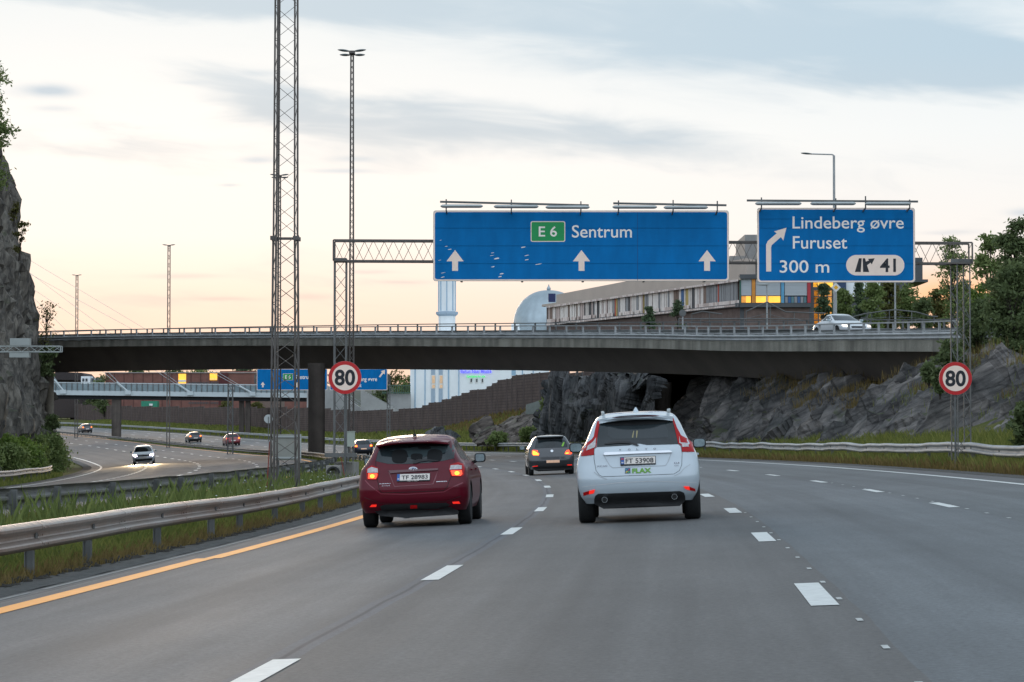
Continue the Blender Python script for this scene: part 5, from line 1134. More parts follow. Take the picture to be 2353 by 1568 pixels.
c.txt('FT 53908', 782, 742, 1115, 667, M_pblack, .012, .026, par=o); c.txt('N', 734, 742, 752, 722, M_whitesheet, .02, .026, par=o)
c.d('plate_red', [(727, 678), (758, 676), (758, 700), (727, 702)], mat('plate_flag_red', (.4, .05, .09), .5), .024, par=o, grid=.3)
M_let = mat('chrome_lettering', (.22, .22, .24), .25, .9, var=.05)
for ch, x, y in zip('VOLVO', (712, 822, 925, 1027, 1130), (577, 573, 569, 564, 560)): c.txt(ch, x - 15, y + 11, x + 15, y - 11, M_let, .03, .014, name='lettering')
c.txt('XC60', 430, 790, 560, 764, M_let, .01, .012); c.txt('D4', 1368, 740, 1430, 716, M_let, .01, .012); c.txt('AWD', 1366, 768, 1422, 752, M_let, .01, .012)
M_fgr = mat('sticker_green', (.13, .34, .035), .5); c.txt('FLAX', 862, 860, 1090, 790, M_fgr, .045, .012)
o = c.d('sticker', [(775, 798), (839, 795), (840, 858), (776, 861)], mat('sticker_blue', (.03, .10, .20), .5), .008, grid=.2)
for col, P in (((.5, .35, .03), [(780, 850), (800, 828), (812, 836), (792, 856)]), ((.45, .04, .06), [(812, 822), (832, 802), (836, 814), (818, 832)]), ((.05, .35, .40), [(784, 806), (800, 822), (792, 828), (779, 814)]), ((.1, .4, .1), [(805, 842), (828, 836), (832, 850), (812, 854)])):
    c.d('sticker_petal', P, mat('petal%d' % int(col[0] * 100), col, .5), .012, grid=.3, par=o, sm=0)
for P, m in (([(270, 1102), (345, 1078), (340, 1122), (272, 1144)], M_tred), ([(345, 1078), (415, 1062), (400, 1108), (340, 1122)], M_refl), ([(1482, 1010), (1552, 1012), (1558, 1058), (1505, 1042)], M_refl), ([(1552, 1012), (1625, 1040), (1628, 1072), (1558, 1058)], M_tred)):
    c.d('reflector', P, m, .010)
c.d('lower_bumper', [(404, 1240), (405, 1180), (418, 1140), (452, 1112), (1440, 1068), (1488, 1088), (1503, 1130), (1508, 1185), (1440, 1250), (1200, 1248), (900, 1250), (520, 1296)], M_plast, .012, th_=.03)
c.line([(215, 1040), (400, 1012), (700, 975), (1100, 950), (1640, 965)], .012, mat('fold_lit', (.62, .64, .66), .3, coat=1)); c.line([(400, 850), (470, 905), (560, 935)], .01, mat('fold_shade', (.38, .41, .43), .5)); c.line([(1370, 885), (1440, 850), (1490, 790), (1560, 745)], .01, mat('fold_shade', (.38, .41, .43), .5))  # bumper folds painted: lighter line for light, darker lines for shade
for x, y in ((533, 1182), (1373, 1135)):
    a, b = c.q([(x, y)])[0]; mb = MB(); mb.lathe((a, .02, b), [(.036, .1), (.036, -.02), (.043, -.02), (.045, .1)], 24, 'Y'); mb.build('exhaust', M_chrome, c.t, smooth=40); mb = MB(); mb.cyl((a, .05, b), (a, .0, b), .035, 20); mb.build('exhaust_bore', M_under, c.t)
c.d('wiper', [(520, 508), (600, 486), (720, 474), (830, 478), (915, 508), (938, 516), (925, 530), (895, 520), (820, 500), (700, 498), (560, 512)], M_plast, .02, th_=.015)
mb = MB(); rings = []
for y, zt_, zb, w in ((.27, 1.575, 1.555, .50), (.30, 1.60, 1.535, .555), (.50, 1.628, 1.53, .565), (.78, 1.652, 1.58, .50)):
    rings.append([Vector((x, y + .16 * abs(x / w) ** 3, z - .04 * abs(x / w) ** 2.5)) for x, z in [(w * k, zt_) for k in np.linspace(-1, 1, 13)] + [(w * k, zb) for k in np.linspace(1, -1, 13)]])
mb.sweep(rings); o = mb.build('roof_spoiler', M_xcw, c.t, smooth=40)
mb = MB(); P = [(.36 * math.cos(a), .012 * math.sin(a)) for a in [2 * math.pi * k / 20 for k in range(20)]]
mb.prism(P, lambda a, b, k: Vector((a, .262 + .16 * abs(a / .5) ** 3 - k, 1.592 + b - .03 * abs(a / .5) ** 2.5)), .004); mb.build('brake_light', mat('brake_lamp_dark', (.12, .005, .012), .2, coat=1), o)
mb = MB(); mb.lathe((-.0, 1.1, 1.655), [(.05, 0), (.035, .03), (.01, .075)], 12); mb.build('antenna', M_xcw, c.t)
for sx in (-1, 1):
    mb = MB(); mb.tube([Vector((sx * .50, .80, 1.655)), Vector((sx * .52, 1.6, 1.682)), Vector((sx * .52, 2.4, 1.65))], .018); mb.bar((sx * .495, .74, 1.635), (sx * .505, .84, 1.665), .045); mb.build('roof_rail', M_alu, c.t, smooth=60)
c.side_glass([(.62, 1.18), (.78, 1.42), (1.1, 1.54), (2.3, 1.52), (3.05, 1.16), (2.2, 1.12)]); c.mirror(.985, 3.0, 1.145, .215, .155); c.mirror(-.985, 3.0, 1.145, .225, .16)
for y in (1.45, 2.6):
    for sx in (-1, 1): mb = MB(); mb.box((sx * .925, y, .98), (.03, .18, .03)); mb.build('door_handle', M_xcw, c.t)
# --- the grey hatchback ahead
X = (1268.5 - CU) / FPX * 99.0; loc, hd, bk = ground_at(X, 99.0)
TP = [(.22, .76, .16, 3.85), (.34, .82, .05, 3.95), (.5, .84, .0, 3.98), (.66, .842, .02, 3.95), (.80, .83, .05, 3.75), (.92, .81, .08, 3.3), (.98, .79, .12, 3.1), (1.12, .70, .22, 2.75), (1.28, .62, .34, 2.4), (1.36, .57, .40, 2.25), (1.40, .51, .5, 2.1), (1.425, .38, .8, 1.9), (1.44, .20, 1.1, 1.7), (1.446, .04, 1.3, 1.5)]
M_polo = mat('paint_grey_metallic', (.055, .057, .062), .32, .5, var=.03, coat=1.0)
c = Car('grey metallic hatchback with lit tail lamps ahead, just left of the white car', 'car', TP, (.73, .75, 3.22), .31, .19, M_polo, loc, hd, bk, cr=.32)
c.fr(968, 1358, 3.1, 830)
c.d('rear_window', [(470, 430), (495, 350), (720, 330), (1335, 300), (1385, 345), (1425, 480), (1420, 522), (900, 545), (440, 575)], M_glassc, .006)
c.d('window_sticker', [(1245, 495), (1300, 370), (1345, 370), (1295, 500)], mat('sticker_lime', (.22, .50, .04), .5), .012, grid=.3)
for P, m1 in (([(365, 640), (400, 620), (525, 630), (535, 700), (580, 730), (560, 785), (400, 785), (362, 740)], [(382, 650), (415, 645), (420, 740), (560, 725), (548, 772), (405, 772), (380, 735)]), ([(1398, 610), (1530, 590), (1560, 620), (1560, 720), (1500, 735), (1345, 730), (1345, 700), (1380, 680)], [(1360, 690), (1455, 680), (1460, 712), (1365, 718)])):
    o = c.d('tail_light', P, M_tlit, .012); c.d('bulb_glow', m1, M_tcore, .02, par=o, grid=.2)
c.d('license_plate', [(790, 925), (1188, 906), (1188, 985), (800, 1003)], M_platelit, .016, grid=.2); c.d('badge', el(955, 640, 42, 36), M_chrome, .014, grid=.3)
c.d('lower_bumper', [(400, 1150), (1600, 1085), (1560, 1190), (450, 1235)], M_plast, .01)
for P in ([(382, 1110), (538, 1088), (538, 1108), (384, 1128)], [(1420, 1045), (1566, 1036), (1566, 1066), (1424, 1068)]): c.d('reflector', P, M_refl, .016)
c.side_glass([(.6, 1.03), (.8, 1.30), (2.1, 1.32), (2.75, 1.0), (2.0, .98)]); c.mirror(-.95, 2.5, 1.0, .2, .14, M_polo); c.mirror(.95, 2.5, 1.0, .2, .14, M_polo)
mb = MB(); mb.box((0, .36, 1.372), (.98, .26, .035)); mb.build('roof_spoiler', M_polo, c.t)
# --- the smaller cars
def small(label, u, D, m, H=1.45, wd=.87, L=4.2, off=None, front=False, plate=M_plate, suv=False):
    X = (u - CU) / FPX * D; loc, hd, bk = ground_at(X, D)
    k = H / 1.45; T = [(z * k, w * wd / .842, r, f * L / 3.98) for z, w, r, f in TP]
    if front: hd += math.pi; bk = -bk
    c = Car(label, 'car', T, (.73 * wd / .842, .78, 3.2 * L / 3.98), .33, .21, m, loc, hd, bk, cr=.32)
    sx = wd / .842
    P = lambda Q: [(x * sx, z * k) for x, z in Q]
    for s_ in (-1, 1):
        o = c.d('tail_light', P([(s_ * .55, .78), (s_ * .79, .78), (s_ * .79, .98), (s_ * .58, .97)]), M_tlit, .02, px=False, grid=.1); c.d('bulb_glow', P([(s_ * .60, .82), (s_ * .74, .82), (s_ * .74, .92), (s_ * .60, .92)]), M_tcore, .03, px=False, par=o, grid=.2)
        c.mirror(s_ * (wd + .12), 2.55 * L / 3.98, 1.0 * k, .2, .14, m)
    c.d('rear_window', P([(-.60, 1.0), (.60, 1.0), (.50, 1.30), (-.50, 1.30)]), M_glassc, .008, px=False, grid=.1)
    c.d('license_plate', P([(-.25, .55), (.25, .55), (.25, .66), (-.25, .66)]), plate, .02, px=False, grid=.2); c.d('lower_bumper', P([(-.70, .25), (.70, .25), (.74, .38), (-.74, .38)]), M_plast, .015, px=False, grid=.15)
    c.side_glass([(.6 * L / 3.98, 1.03 * k), (.8, 1.30 * k), (2.1 * L / 3.98, 1.32 * k), (2.75 * L / 3.98, 1.0 * k), (2.0, .98 * k)])
    if suv:
        for s_ in (-1, 1): mb = MB(); mb.bar((s_ * .5, .8, H + .01), (s_ * .5, 2.1, H + .01), .04); mb.build('roof_rail', M_alu, c.t)
    return c
small('dark blue hatchback with lit tail lamps beside the grey cabinet', 837, 246, paint('paint_navy', (.012, .016, .03)), 1.42, .85, 4.1, plate=M_platelit)
small('red SUV with lit tail lamps passing under the footbridge', 537.5, 352, paint('paint_red', (.22, .012, .02)), 1.60, .92, 4.5, suv=True)
small('dark estate car left of the red SUV on the far road', 450.5, 384, paint('paint_black', (.014, .016, .02)), 1.48, .91, 4.6)
small('smallest grey SUV, farthest away near the cliff edge', 202, 482, paint('paint_grey_dark', (.05, .045, .045)), 1.62, .92, 4.5, suv=True)
# --- oncoming silver car: its front end is at the origin, so the body is turned round
X = (331.5 - CU) / FPX * 226; loc, hd, bk = ground_at(X, 226)
TGf = [(.2, .78, .12, 4.2), (.32, .86, .03, 4.3), (.5, .895, .0, 4.34), (.66, .895, .02, 4.34), (.78, .885, .10, 4.32), (.86, .875, .30, 4.3), (.94, .865, .62, 4.28), (1.00, .85, .92, 4.25), (1.06, .825, 1.05, 4.2), (1.2, .76, 1.28, 4.1), (1.38, .68, 1.60, 4.0), (1.46, .62, 1.78, 3.92), (1.50, .57, 1.9, 3.85), (1.53, .46, 2.1, 3.6), (1.55, .30, 2.4, 3.2), (1.558, .05, 2.7, 2.9)]
M_silv = mat('paint_silver', (.72, .75, .78), .3, .0, var=.03, coat=1.0)
bk2 = .067
c = Car('silver car with bright headlamps coming towards the camera on the opposite road', 'car', TGf, (.78, .85, 3.45), .33, .21, M_silv, loc, hd - .03, bk, cr=.45)
c.d('windscreen', [(-.72, 1.03), (.72, 1.03), (.60, 1.44), (-.60, 1.44)], M_glassc, .008, px=False, grid=.08)
for s_ in (-1, 1):
    o = c.d('headlight', [(s_ * .50, .66), (s_ * .84, .70), (s_ * .86, .86), (s_ * .56, .80)], M_headg, .012, px=False, grid=.08); c.d('bulb', [(s_ * .58, .69), (s_ * .80, .71), (s_ * .82, .82), (s_ * .60, .78)], M_head, .03, px=False, grid=.2, par=o)
    c.mirror(s_ * 1.0, 1.6, 1.06, .22, .14, M_silv)
for s_ in (-1, 1):
    ld = bpy.data.lights.new('headlamp_beam', 'SPOT'); lo = bpy.data.objects.new('headlamp_beam', ld); C.objects.link(lo); lo.parent = c.t; lo.location = (s_ * .70, -.12, .74); lo.rotation_euler = (R(-86.5), 0, R(0))
    ld.energy = 9000; ld.color = (1, .74, .42); ld.spot_size = R(24); ld.spot_blend = .6; ld.shadow_soft_size = .08
c.d('grille', [(-.48, .66), (.48, .66), (.46, .76), (-.46, .76)], M_plast, .012, px=False); c.d('badge', [(.07 * math.cos(a), .71 + .06 * math.sin(a)) for a in [k * math.pi / 6 for k in range(12)]], M_chrome, .02, px=False, grid=.3)
c.d('lower_bumper', [(-.66, .26), (.66, .26), (.74, .46), (-.74, .46)], M_plast, .012, px=False); c.d('license_plate', [(-.26, .50), (.26, .50), (.26, .61), (-.26, .61)], M_plate, .02, px=False, grid=.2)
c.side_glass([(1.35, 1.05), (1.95, 1.42), (3.5, 1.44), (3.95, 1.08)])
# --- white saloon on the bridge, seen from its front quarter
l0 = None
lb = min(np.arange(60, BL, .5), key=lambda l: abs(BP(l).y - 146)); p = BP(lb); q_ = BP(lb + 1); tt = (q_ - p); tt.z = 0; tt.normalize(); n = Vector((-tt.y, tt.x, 0))
pos = p + n * 5.7 + Vector((0, 0, .47 + XS * 5.7)) + tt * 1.6
TW = [(.2, .78, .15, 4.35), (.34, .86, .03, 4.5), (.5, .89, .0, 4.55), (.62, .89, .03, 4.55), (.70, .88, .18, 4.52), (.78, .87, .55, 4.45), (.86, .86, 1.0, 4.3), (.92, .84, 1.25, 3.9), (.98, .80, 1.42, 3.75), (1.12, .72, 1.75, 3.45), (1.26, .64, 2.1, 3.15), (1.32, .59, 2.28, 3.0), (1.355, .48, 2.42, 2.85), (1.375, .3, 2.55, 2.72), (1.382, .05, 2.62, 2.66)]
M_wsal = mat('paint_white_saloon', (.60, .62, .63), .3, .0, var=.02, coat=1.0)
c = Car('white saloon with low beams driving on the bridge behind the parapet', 'car', TW, (.77, .9, 3.6), .32, .2, M_wsal, tuple(pos), math.atan2(-(-tt).x, (-tt).y) + 0, 0.0, cr=.55)
c.d('windscreen', [(-.70, .97), (.70, .97), (.56, 1.29), (-.56, 1.29)], M_glassc, .008, px=False, grid=.08)
for s_ in (-1, 1):
    c.d('headlight', [(s_ * .52, .58), (s_ * .82, .60), (s_ * .82, .70), (s_ * .56, .68)], mat('low_beam', (1, 1, 1), .1, emit=(1, .8, .55), estr=2.2), .015, px=False, grid=.1); c.mirror(s_ * .98, 1.8, 1.0, .2, .13, M_wsal)
    sf = 'right' if s_ > 0 else 'left'
    c.d('side_window', [(1.75, .99), (2.35, 1.26), (3.0, 1.26), (3.0, .99)], M_glassc, .004, sf, px=False, grid=.12); c.d('side_window', [(3.06, .99), (3.06, 1.25), (3.25, 1.2), (3.62, .99)], M_glassc, .004, sf, px=False, grid=.12)
c.d('grille', [(-.40, .52), (.40, .52), (.42, .62), (-.42, .62)], M_plast, .01, px=False); c.d('lower_bumper', [(-.6, .26), (.6, .26), (.66, .38), (-.66, .38)], M_plast, .01, px=False)
# ------------------------------------------------------------------ rock
def rockmat(name, c1, c2, c3, dip=26):
    m = bpy.data.materials.new(name); m.use_nodes = True; t = m.node_tree; p = t.nodes['Principled BSDF']; n = lambda k: t.nodes.new(k); L_ = t.links.new
    tcn = n('ShaderNodeTexCoord')
    def noi(sc, s3=(1, 1, 1), det=8, rough=.65, dist=0):
        mr_ = n('ShaderNodeMapping'); mr_.inputs['Rotation'].default_value = (0, R(dip), 0); L_(tcn.outputs['Object'], mr_.inputs[0]); mp = n('ShaderNodeMapping'); mp.inputs['Scale'].default_value = s3; L_(mr_.outputs[0], mp.inputs[0])
        z = n('ShaderNodeTexNoise'); z.inputs['Scale'].default_value = sc; z.inputs['Detail'].default_value = det; z.inputs['Roughness'].default_value = rough; z.inputs['Distortion'].default_value = dist; L_(mp.outputs[0], z.inputs['Vector']); return z.outputs['Fac']
    cr = n('ShaderNodeValToRGB'); e = cr.color_ramp.elements; e.new(.5)
    for i, (a, c) in enumerate(((.36, c1), (.5, c2), (.66, c3))): e[i].position = a; e[i].color = c + (1,)
    L_(noi(.30, (1, 1, 1.9), 9, .62, .8), cr.inputs[0])
    mu = n('ShaderNodeMix'); mu.data_type = 'RGBA'; mu.blend_type = 'MULTIPLY'; mu.inputs[0].default_value = .85
    c2r = n('ShaderNodeValToRGB'); e = c2r.color_ramp.elements; e[0].position = .36; e[0].color = (.35, .35, .37, 1); e[1].position = .62; e[1].color = (1.25, 1.25, 1.25, 1); L_(noi(1.5, (.35, .35, 2.6), 8, .65, .5), c2r.inputs[0])
    L_(cr.outputs[0], mu.inputs[6]); L_(c2r.outputs[0], mu.inputs[7])
    # open joints
    mrj = n('ShaderNodeMapping'); mrj.inputs['Rotation'].default_value = (0, R(dip), 0); L_(tcn.outputs['Object'], mrj.inputs[0]); mpj = n('ShaderNodeMapping'); mpj.inputs['Scale'].default_value = (.22, .22, .75); L_(mrj.outputs[0], mpj.inputs[0])
    nv = n('ShaderNodeTexNoise'); nv.inputs['Scale'].default_value = 1.6; nv.inputs['Detail'].default_value = 4; L_(mpj.outputs[0], nv.inputs['Vector']); av = n('ShaderNodeMix'); av.data_type = 'RGBA'; av.blend_type = 'ADD'; av.inputs[0].default_value = .5; L_(mpj.outputs[0], av.inputs[6]); L_(nv.outputs['Color'], av.inputs[7])
    vo = n('ShaderNodeTexVoronoi'); vo.feature = 'DISTANCE_TO_EDGE'; vo.inputs['Scale'].default_value = 1.7; L_(av.outputs[2], vo.inputs['Vector'])
    vr = n('ShaderNodeMapRange'); vr.inputs[1].default_value = .0; vr.inputs[2].default_value = .05; vr.inputs[3].default_value = .48; vr.inputs[4].default_value = 1; L_(vo.outputs['Distance'], vr.inputs[0])
    vs_ = n('ShaderNodeVectorMath'); vs_.operation = 'SCALE'; L_(mu.outputs[2], vs_.inputs[0]); L_(vr.outputs[0], vs_.inputs['Scale'])
    # lichen and moss on the flatter tops
    ge = n('ShaderNodeNewGeometry'); sp = n('ShaderNodeSeparateXYZ'); L_(ge.outputs['Normal'], sp.inputs[0])
    mr = n('ShaderNodeMapRange'); mr.inputs[1].default_value = .72; mr.inputs[2].default_value = .95; L_(sp.outputs[2], mr.inputs[0])
    ml = n('ShaderNodeMath'); ml.operation = 'MULTIPLY'; L_(mr.outputs[0], ml.inputs[0])
    nr = n('ShaderNodeMapRange'); nr.inputs[1].default_value = .48; nr.inputs[2].default_value = .6; L_(noi(.8), nr.inputs[0]); L_(nr.outputs[0], ml.inputs[1])
    mx = n('ShaderNodeMix'); mx.data_type = 'RGBA'; L_(ml.outputs[0], mx.inputs[0]); L_(vs_.outputs[0], mx.inputs[6]); mx.inputs[7].default_value = (.05, .062, .022, 1)
    L_(mx.outputs[2], p.inputs['Base Color']); p.inputs['Roughness'].default_value = .85; p.inputs['Specular IOR Level'].default_value = .3
    bp = n('ShaderNodeBump'); bp.inputs['Strength'].default_value = .9; bp.inputs['Distance'].default_value = .12; L_(noi(1.6, (.5, .5, 2.4), 10, .66, .5), bp.inputs['Height']); L_(bp.outputs[0], p.inputs['Normal'])
    return m
M_rock = rockmat('rock_grey', (.060, .060, .058), (.112, .105, .100), (.23, .208, .19))
M_rockb = rockmat('rock_dark', (.05, .055, .058), (.095, .095, .095), (.16, .155, .15), 78)
M_rockc = rockmat('rock_brown', (.075, .060, .050), (.16, .135, .115), (.24, .205, .18))
M_cliff = rockmat('cliff_rock', (.055, .048, .040), (.115, .102, .085), (.19, .17, .14), 84)
def hsh(p): return math.sin(p.x * 12.9898 + p.y * 78.233 + p.z * 37.719) * 43758.5453 % 1.0
def facet(p):
    d, pts = mn.voronoi(p); c = pts[0]; a = hsh(c) ; b = hsh(c * 1.7 + Vector((3, 1, 2))); e = hsh(c * .6 + Vector((7, 5, 1)))
    return (p - c).dot(Vector((a - .5, b - .5, e - .5))) * 1.8 + (a - .5) * .55 - max(0, .10 - (d[1] - d[0])) * 3.0
def rockdisp(p, A, sc, st):
    q = Vector((p.x * st[0], p.y * st[1], p.z * st[2])); c_, s_ = math.cos(st[3]), math.sin(st[3])
    q = Vector((q.x * c_ + q.z * s_, q.y, -q.x * s_ + q.z * c_)) + mn.noise_vector(q * .18) * 1.1          # along and across the bedding
    f = lambda a, b: facet(Vector((q.x * a, q.y * a, q.z * b)) * sc)
    return A * (1.0 * f(.16, .30) + .42 * f(.34, .8) + .10 * f(.7, 2.0) + .25 * mn.noise(q * .25))
def rock(name, label, cat, pts_rows, m, A, sc=1.0, st=(1, 1, 1, 0), ns=1, group=None, structure=True):
    """grid of points (rows from foot to top and back), pushed along its normals by faceted noise"""
    G = np.array([[tuple(p) for p in r] for r in pts_rows]); n, k, _ = G.shape
    du = np.gradient(G, axis=0); dv = np.gradient(G, axis=1); Nn = np.cross(du, dv); Nn /= (np.linalg.norm(Nn, axis=2, keepdims=True) + 1e-9)
    out = G.copy()
    for i in range(n):
        for j in range(k):
            p = Vector(G[i, j]); out[i, j] += Nn[i, j] * rockdisp(p, A, sc, st)
    V = out.reshape(-1, 3); i, j = np.meshgrid(np.arange(n - 1), np.arange(k - 1), indexing='ij'); a = (i * k + j).ravel()
    F = np.stack([a, a + 1, a + k + 1, a + k], 1); o = np_mesh(name, V, F, m)
    struct(o); return o, out
SA = [66, 75, 85, 92, 100, 108, 116, 122, 128, 134, 139, 143, 146, 150, 156, 160, 163, 167, 171, 174, 178, 182, 184]
ZA = [8.0, 7.4, 6.4, 5.6, 4.6, 4.25, 4.15, 4.1, 4.0, 3.75, 3.6, 3.7, 4.9, 5.1, 5.0, 4.6, 4.75, 4.2, 3.7, 3.4, 2.9, 2.0, 0.6]
FO = [15.6, 15.6, 15.8, 15.6, 15.5, 15.2, 14.9, 14.7, 14.5, 14.2, 14.0, 14.0, 14.1, 14.1, 14.1, 14.2, 14.2, 14.2, 14.3, 14.4, 14.6, 15.0, 15.4]
TO = [23.5, 23.5, 23, 21.5, 20.6, 20.0, 19.4, 18.9, 18.4, 17.8, 17.4, 17.2, 17.2, 17.2, 17.0, 16.6, 16.4, 16.3, 16.3, 16.3, 16.4, 16.6, 17.0]
rows = []
for s in np.arange(58, 184.1, .28):
    zt, fo, to = (float(np.interp(s, SA, q)) for q in (ZA, FO, TO)); r = []; zf_ = float(zterr(s, fo)) - .5
    zt += .35 * mn.noise(Vector((s * .16, 2.2, 0))) + .2 * mn.noise(Vector((s * .5, 1, 0)))
    for k in range(26):
        t = k / 25; h = (t ** .85) if s < 125 else (1 - (1 - t) ** 1.35)
        r.append(RP(s, fo + (to - fo) * (t ** 1.15 if s > 125 else t), zf_ + (zt - zf_) * h))
    for k in range(1, 9): r.append(RP(s, to + k * .8, zt - .02 * k - (.0 if k < 7 else (k - 6) * .8)))
    rows.append(r)
rkA, RG = rock('rock_face', '', '', rows, M_rock, 1.0, 1.0, (1, 1, 1, .42))
# rock left of the dark opening under the bridge
rows = []
SB = [192, 200, 206, 214, 222, 230, 238]; ZB = [4.0, 5.6, 5.9, 5.9, 5.0, 4.4, 2.0]
def pxrow(u, D, vb, vt, lean, k=22, back=6):
    a = W(u, vb, D); b = W(u, vt, D); r = []
    for i in range(k): t = i / (k - 1); r.append(Vector((a.x, a.y + lean * t ** 1.4, a.z + (b.z - a.z) * t)))
    for i in range(1, 6): r.append(Vector((a.x, a.y + lean + back * i / 5, b.z - .05 * i)))
    return r
UB = [1226, 1236, 1241, 1250, 1262, 1275, 1284, 1300, 1330, 1380, 1430, 1470, 1490, 1500]; VT = [1010, 962, 950, 905, 888, 872, 868, 862, 857, 853, 852, 852, 853, 862]; DD = [222, 221, 220, 219, 218, 217, 216, 214, 210, 205, 199, 194, 192, 191]
for u in np.arange(1226, 1500, 1.0):
    D = float(np.interp(u, UB, DD)); rows.append(pxrow(u, D, 1016, float(np.interp(u, UB, VT)) + 0, 2.2, 30))
rock('rock_face', '', '', rows, M_rockb, 1.3, 1.3, (1.4, 1.0, .8, 1.35))
def outcrop(uv, D, m, A=.7, lean=2.5):
    us = [a for a, b in uv]; vt = [b for a, b in uv]; rows = []
    for u in np.arange(us[0], us[-1], .8): rows.append(pxrow(u, D, 1022, float(np.interp(u, us, vt)), lean, 20, 4))
    return rock('rock_outcrop', '', '', rows, m, A, 1.3, (1, 1, 1.0, .5))
outcrop([(1092, 1015), (1098, 990), (1108, 982), (1120, 972), (1140, 965), (1165, 955), (1185, 950), (1215, 947), (1232, 948), (1250, 952)], 236, M_rockc, .75)
outcrop([(966, 1018), (972, 1000), (985, 990), (1000, 984), (1018, 992), (1035, 990), (1052, 1003), (1062, 1018)], 275, M_rockb, .6)
D = 232; a = W(1210, 925, D); b = W(1252, 950, D)
t = thing('boulder', 'smooth grey green slab of stone above the brown outcrop beside the dark rock', 'boulder', tuple(W(1225, 950, D)))
mb = MB(); mb.prism([(1208, 952), (1209, 930), (1226, 925), (1250, 917), (1256, 950)], lambda u, v, k: W(u, v, D) + Vector((0, k, 0)), 2.5); mb.build('slab', mat('slab_stone', (.20, .22, .20), .9, var=.15), t)
# left cliff
rows = []
for s in np.arange(128, 246, .55):
    r = []; base = -24.9; zf_ = float(zon(s, -25)) - .5; ht = 23.0 + 1.6 * mn.noise(Vector((s * .1, 0, 5)))
    ht *= 1 if s < 228 else max(.3, 1 - (s - 228) / 14)
    but = .9 * mn.noise(Vector((s * .12, 4, 0)))
    for k in range(60):
        t = k / 59; z = zf_ + (ht - zf_) * t; lean = .3 + .15 * (z - zf_) + .0008 * (z - zf_) ** 2 + .45 * math.sin(z * .9 + s * .05) * .4
        r.append(RP(s, base - lean + but * (1 - t * .3), z))
    for k in range(1, 8): r.append(RP(s, base - 7 - k * 1.6, ht + .15 * k))
    rows.append(r)
rock('cliff', '', '', rows, M_cliff, .8, 1.55, (1, 1, 1, 1.50))
# low wooded ridge far beyond, closing the view
M_hill = mat('far_hill', (.030, .045, .035), .95, col2=(.05, .065, .045), nscale=.02)
rows = []
V = []; nx = 160
for j, (y, hh) in enumerate(((900, 2), (1150, 19), (1300, 26), (1600, 20))):
    for i in range(nx): x = -900 + 1800 * i / (nx - 1); V.append((x, y, hh + (6 * mn.noise(Vector((x * .008, j, 0))) + 2 * mn.noise(Vector((x * .04, j, 2)))) * (j > 0)))
V = np.array(V); i, j = np.meshgrid(np.arange(3), np.arange(nx - 1), indexing='ij'); a = (i * nx + j).ravel()
struct(np_mesh('hill', V, np.stack([a, a + 1, a + nx + 1, a + nx], 1), M_hill, smoothf=True))
# unseen hillside added behind the camera to darken low reflections in the paintwork
V = []; nx = 60
for j, (r_, hh) in enumerate(((90, 0), (130, 13), (190, 30), (300, 34), (400, 20))):
    for i in range(nx): a = math.pi * (1.02 + .96 * i / (nx - 1)); V.append((r_ * 1.2 * math.cos(a), -20 + r_ * math.sin(a), hh * (1 + .25 * mn.noise(Vector((i * .3, j, 7)))) - 1))
V = np.array(V); i, j = np.meshgrid(np.arange(4), np.arange(nx - 1), indexing='ij'); a = (i * nx + j).ravel()
struct(np_mesh('hill', V, np.stack([a, a + 1, a + nx + 1, a + nx], 1), M_hill, smoothf=True))  # added unseen hillside behind the camera
# ------------------------------------------------------------------ vegetation
def leafmat(name, a, b, island=.75, tr=.38):
    m = mat(name, a, .65, spec=.25, col2=b, nscale=.5, island=island); t, p = edit(m)
    src = p.inputs['Base Color'].links[0].from_socket; tl = t.nodes.new('ShaderNodeBsdfTranslucent'); t.links.new(src, tl.inputs[0]); ms_ = t.nodes.new('ShaderNodeMixShader'); ms_.inputs[0].default_value = tr
    out = [n for n in t.nodes if n.type == 'OUTPUT_MATERIAL'][0]; t.links.new(p.outputs[0], ms_.inputs[1]); t.links.new(tl.outputs[0], ms_.inputs[2]); t.links.new(ms_.outputs[0], out.inputs[0]); return m
ML_a = leafmat('leaves_mid', (.11, .165, .05), (.26, .31, .11)); ML_b = leafmat('leaves_dark', (.07, .10, .04), (.17, .21, .085)); ML_c = leafmat('leaves_fresh', (.10, .17, .03), (.24, .32, .07)); ML_n = leafmat('needles', (.065, .105, .055), (.14, .19, .095)); ML_y = leafmat('leaves_olive', (.075, .080, .022), (.16, .15, .045))
MG_a = leafmat('grass_blades', (.10, .14, .03), (.28, .28, .075), .8, .4); MG_d = leafmat('grass_dry', (.13, .095, .035), (.26, .19, .07), .8, .4); MG_w = leafmat('weed_leaves', (.09, .13, .035), (.22, .26, .08), .8, .4)
M_bark = mat('bark', (.045, .036, .028), .9, var=.3, nscale=4, bump=.5, bscale=12)
def leaves_geo(P, size, flat=.0):
    """random leaf quads at points P (n,3)"""
    n = len(P); a = rng.normal(size=(n, 3)); a /= np.linalg.norm(a, axis=1, keepdims=True); b = rng.normal(size=(n, 3)); b -= (b * a).sum(1, keepdims=True) * a; b /= np.linalg.norm(b, axis=1, keepdims=True)
    s = size * rng.uniform(.5, 1.25, (n, 1)); V = np.stack([P - a * s, P + b * s * .45, P + a * s, P - b * s * .45], 1).reshape(-1, 3)
    return V, np.arange(4 * n).reshape(n, 4)
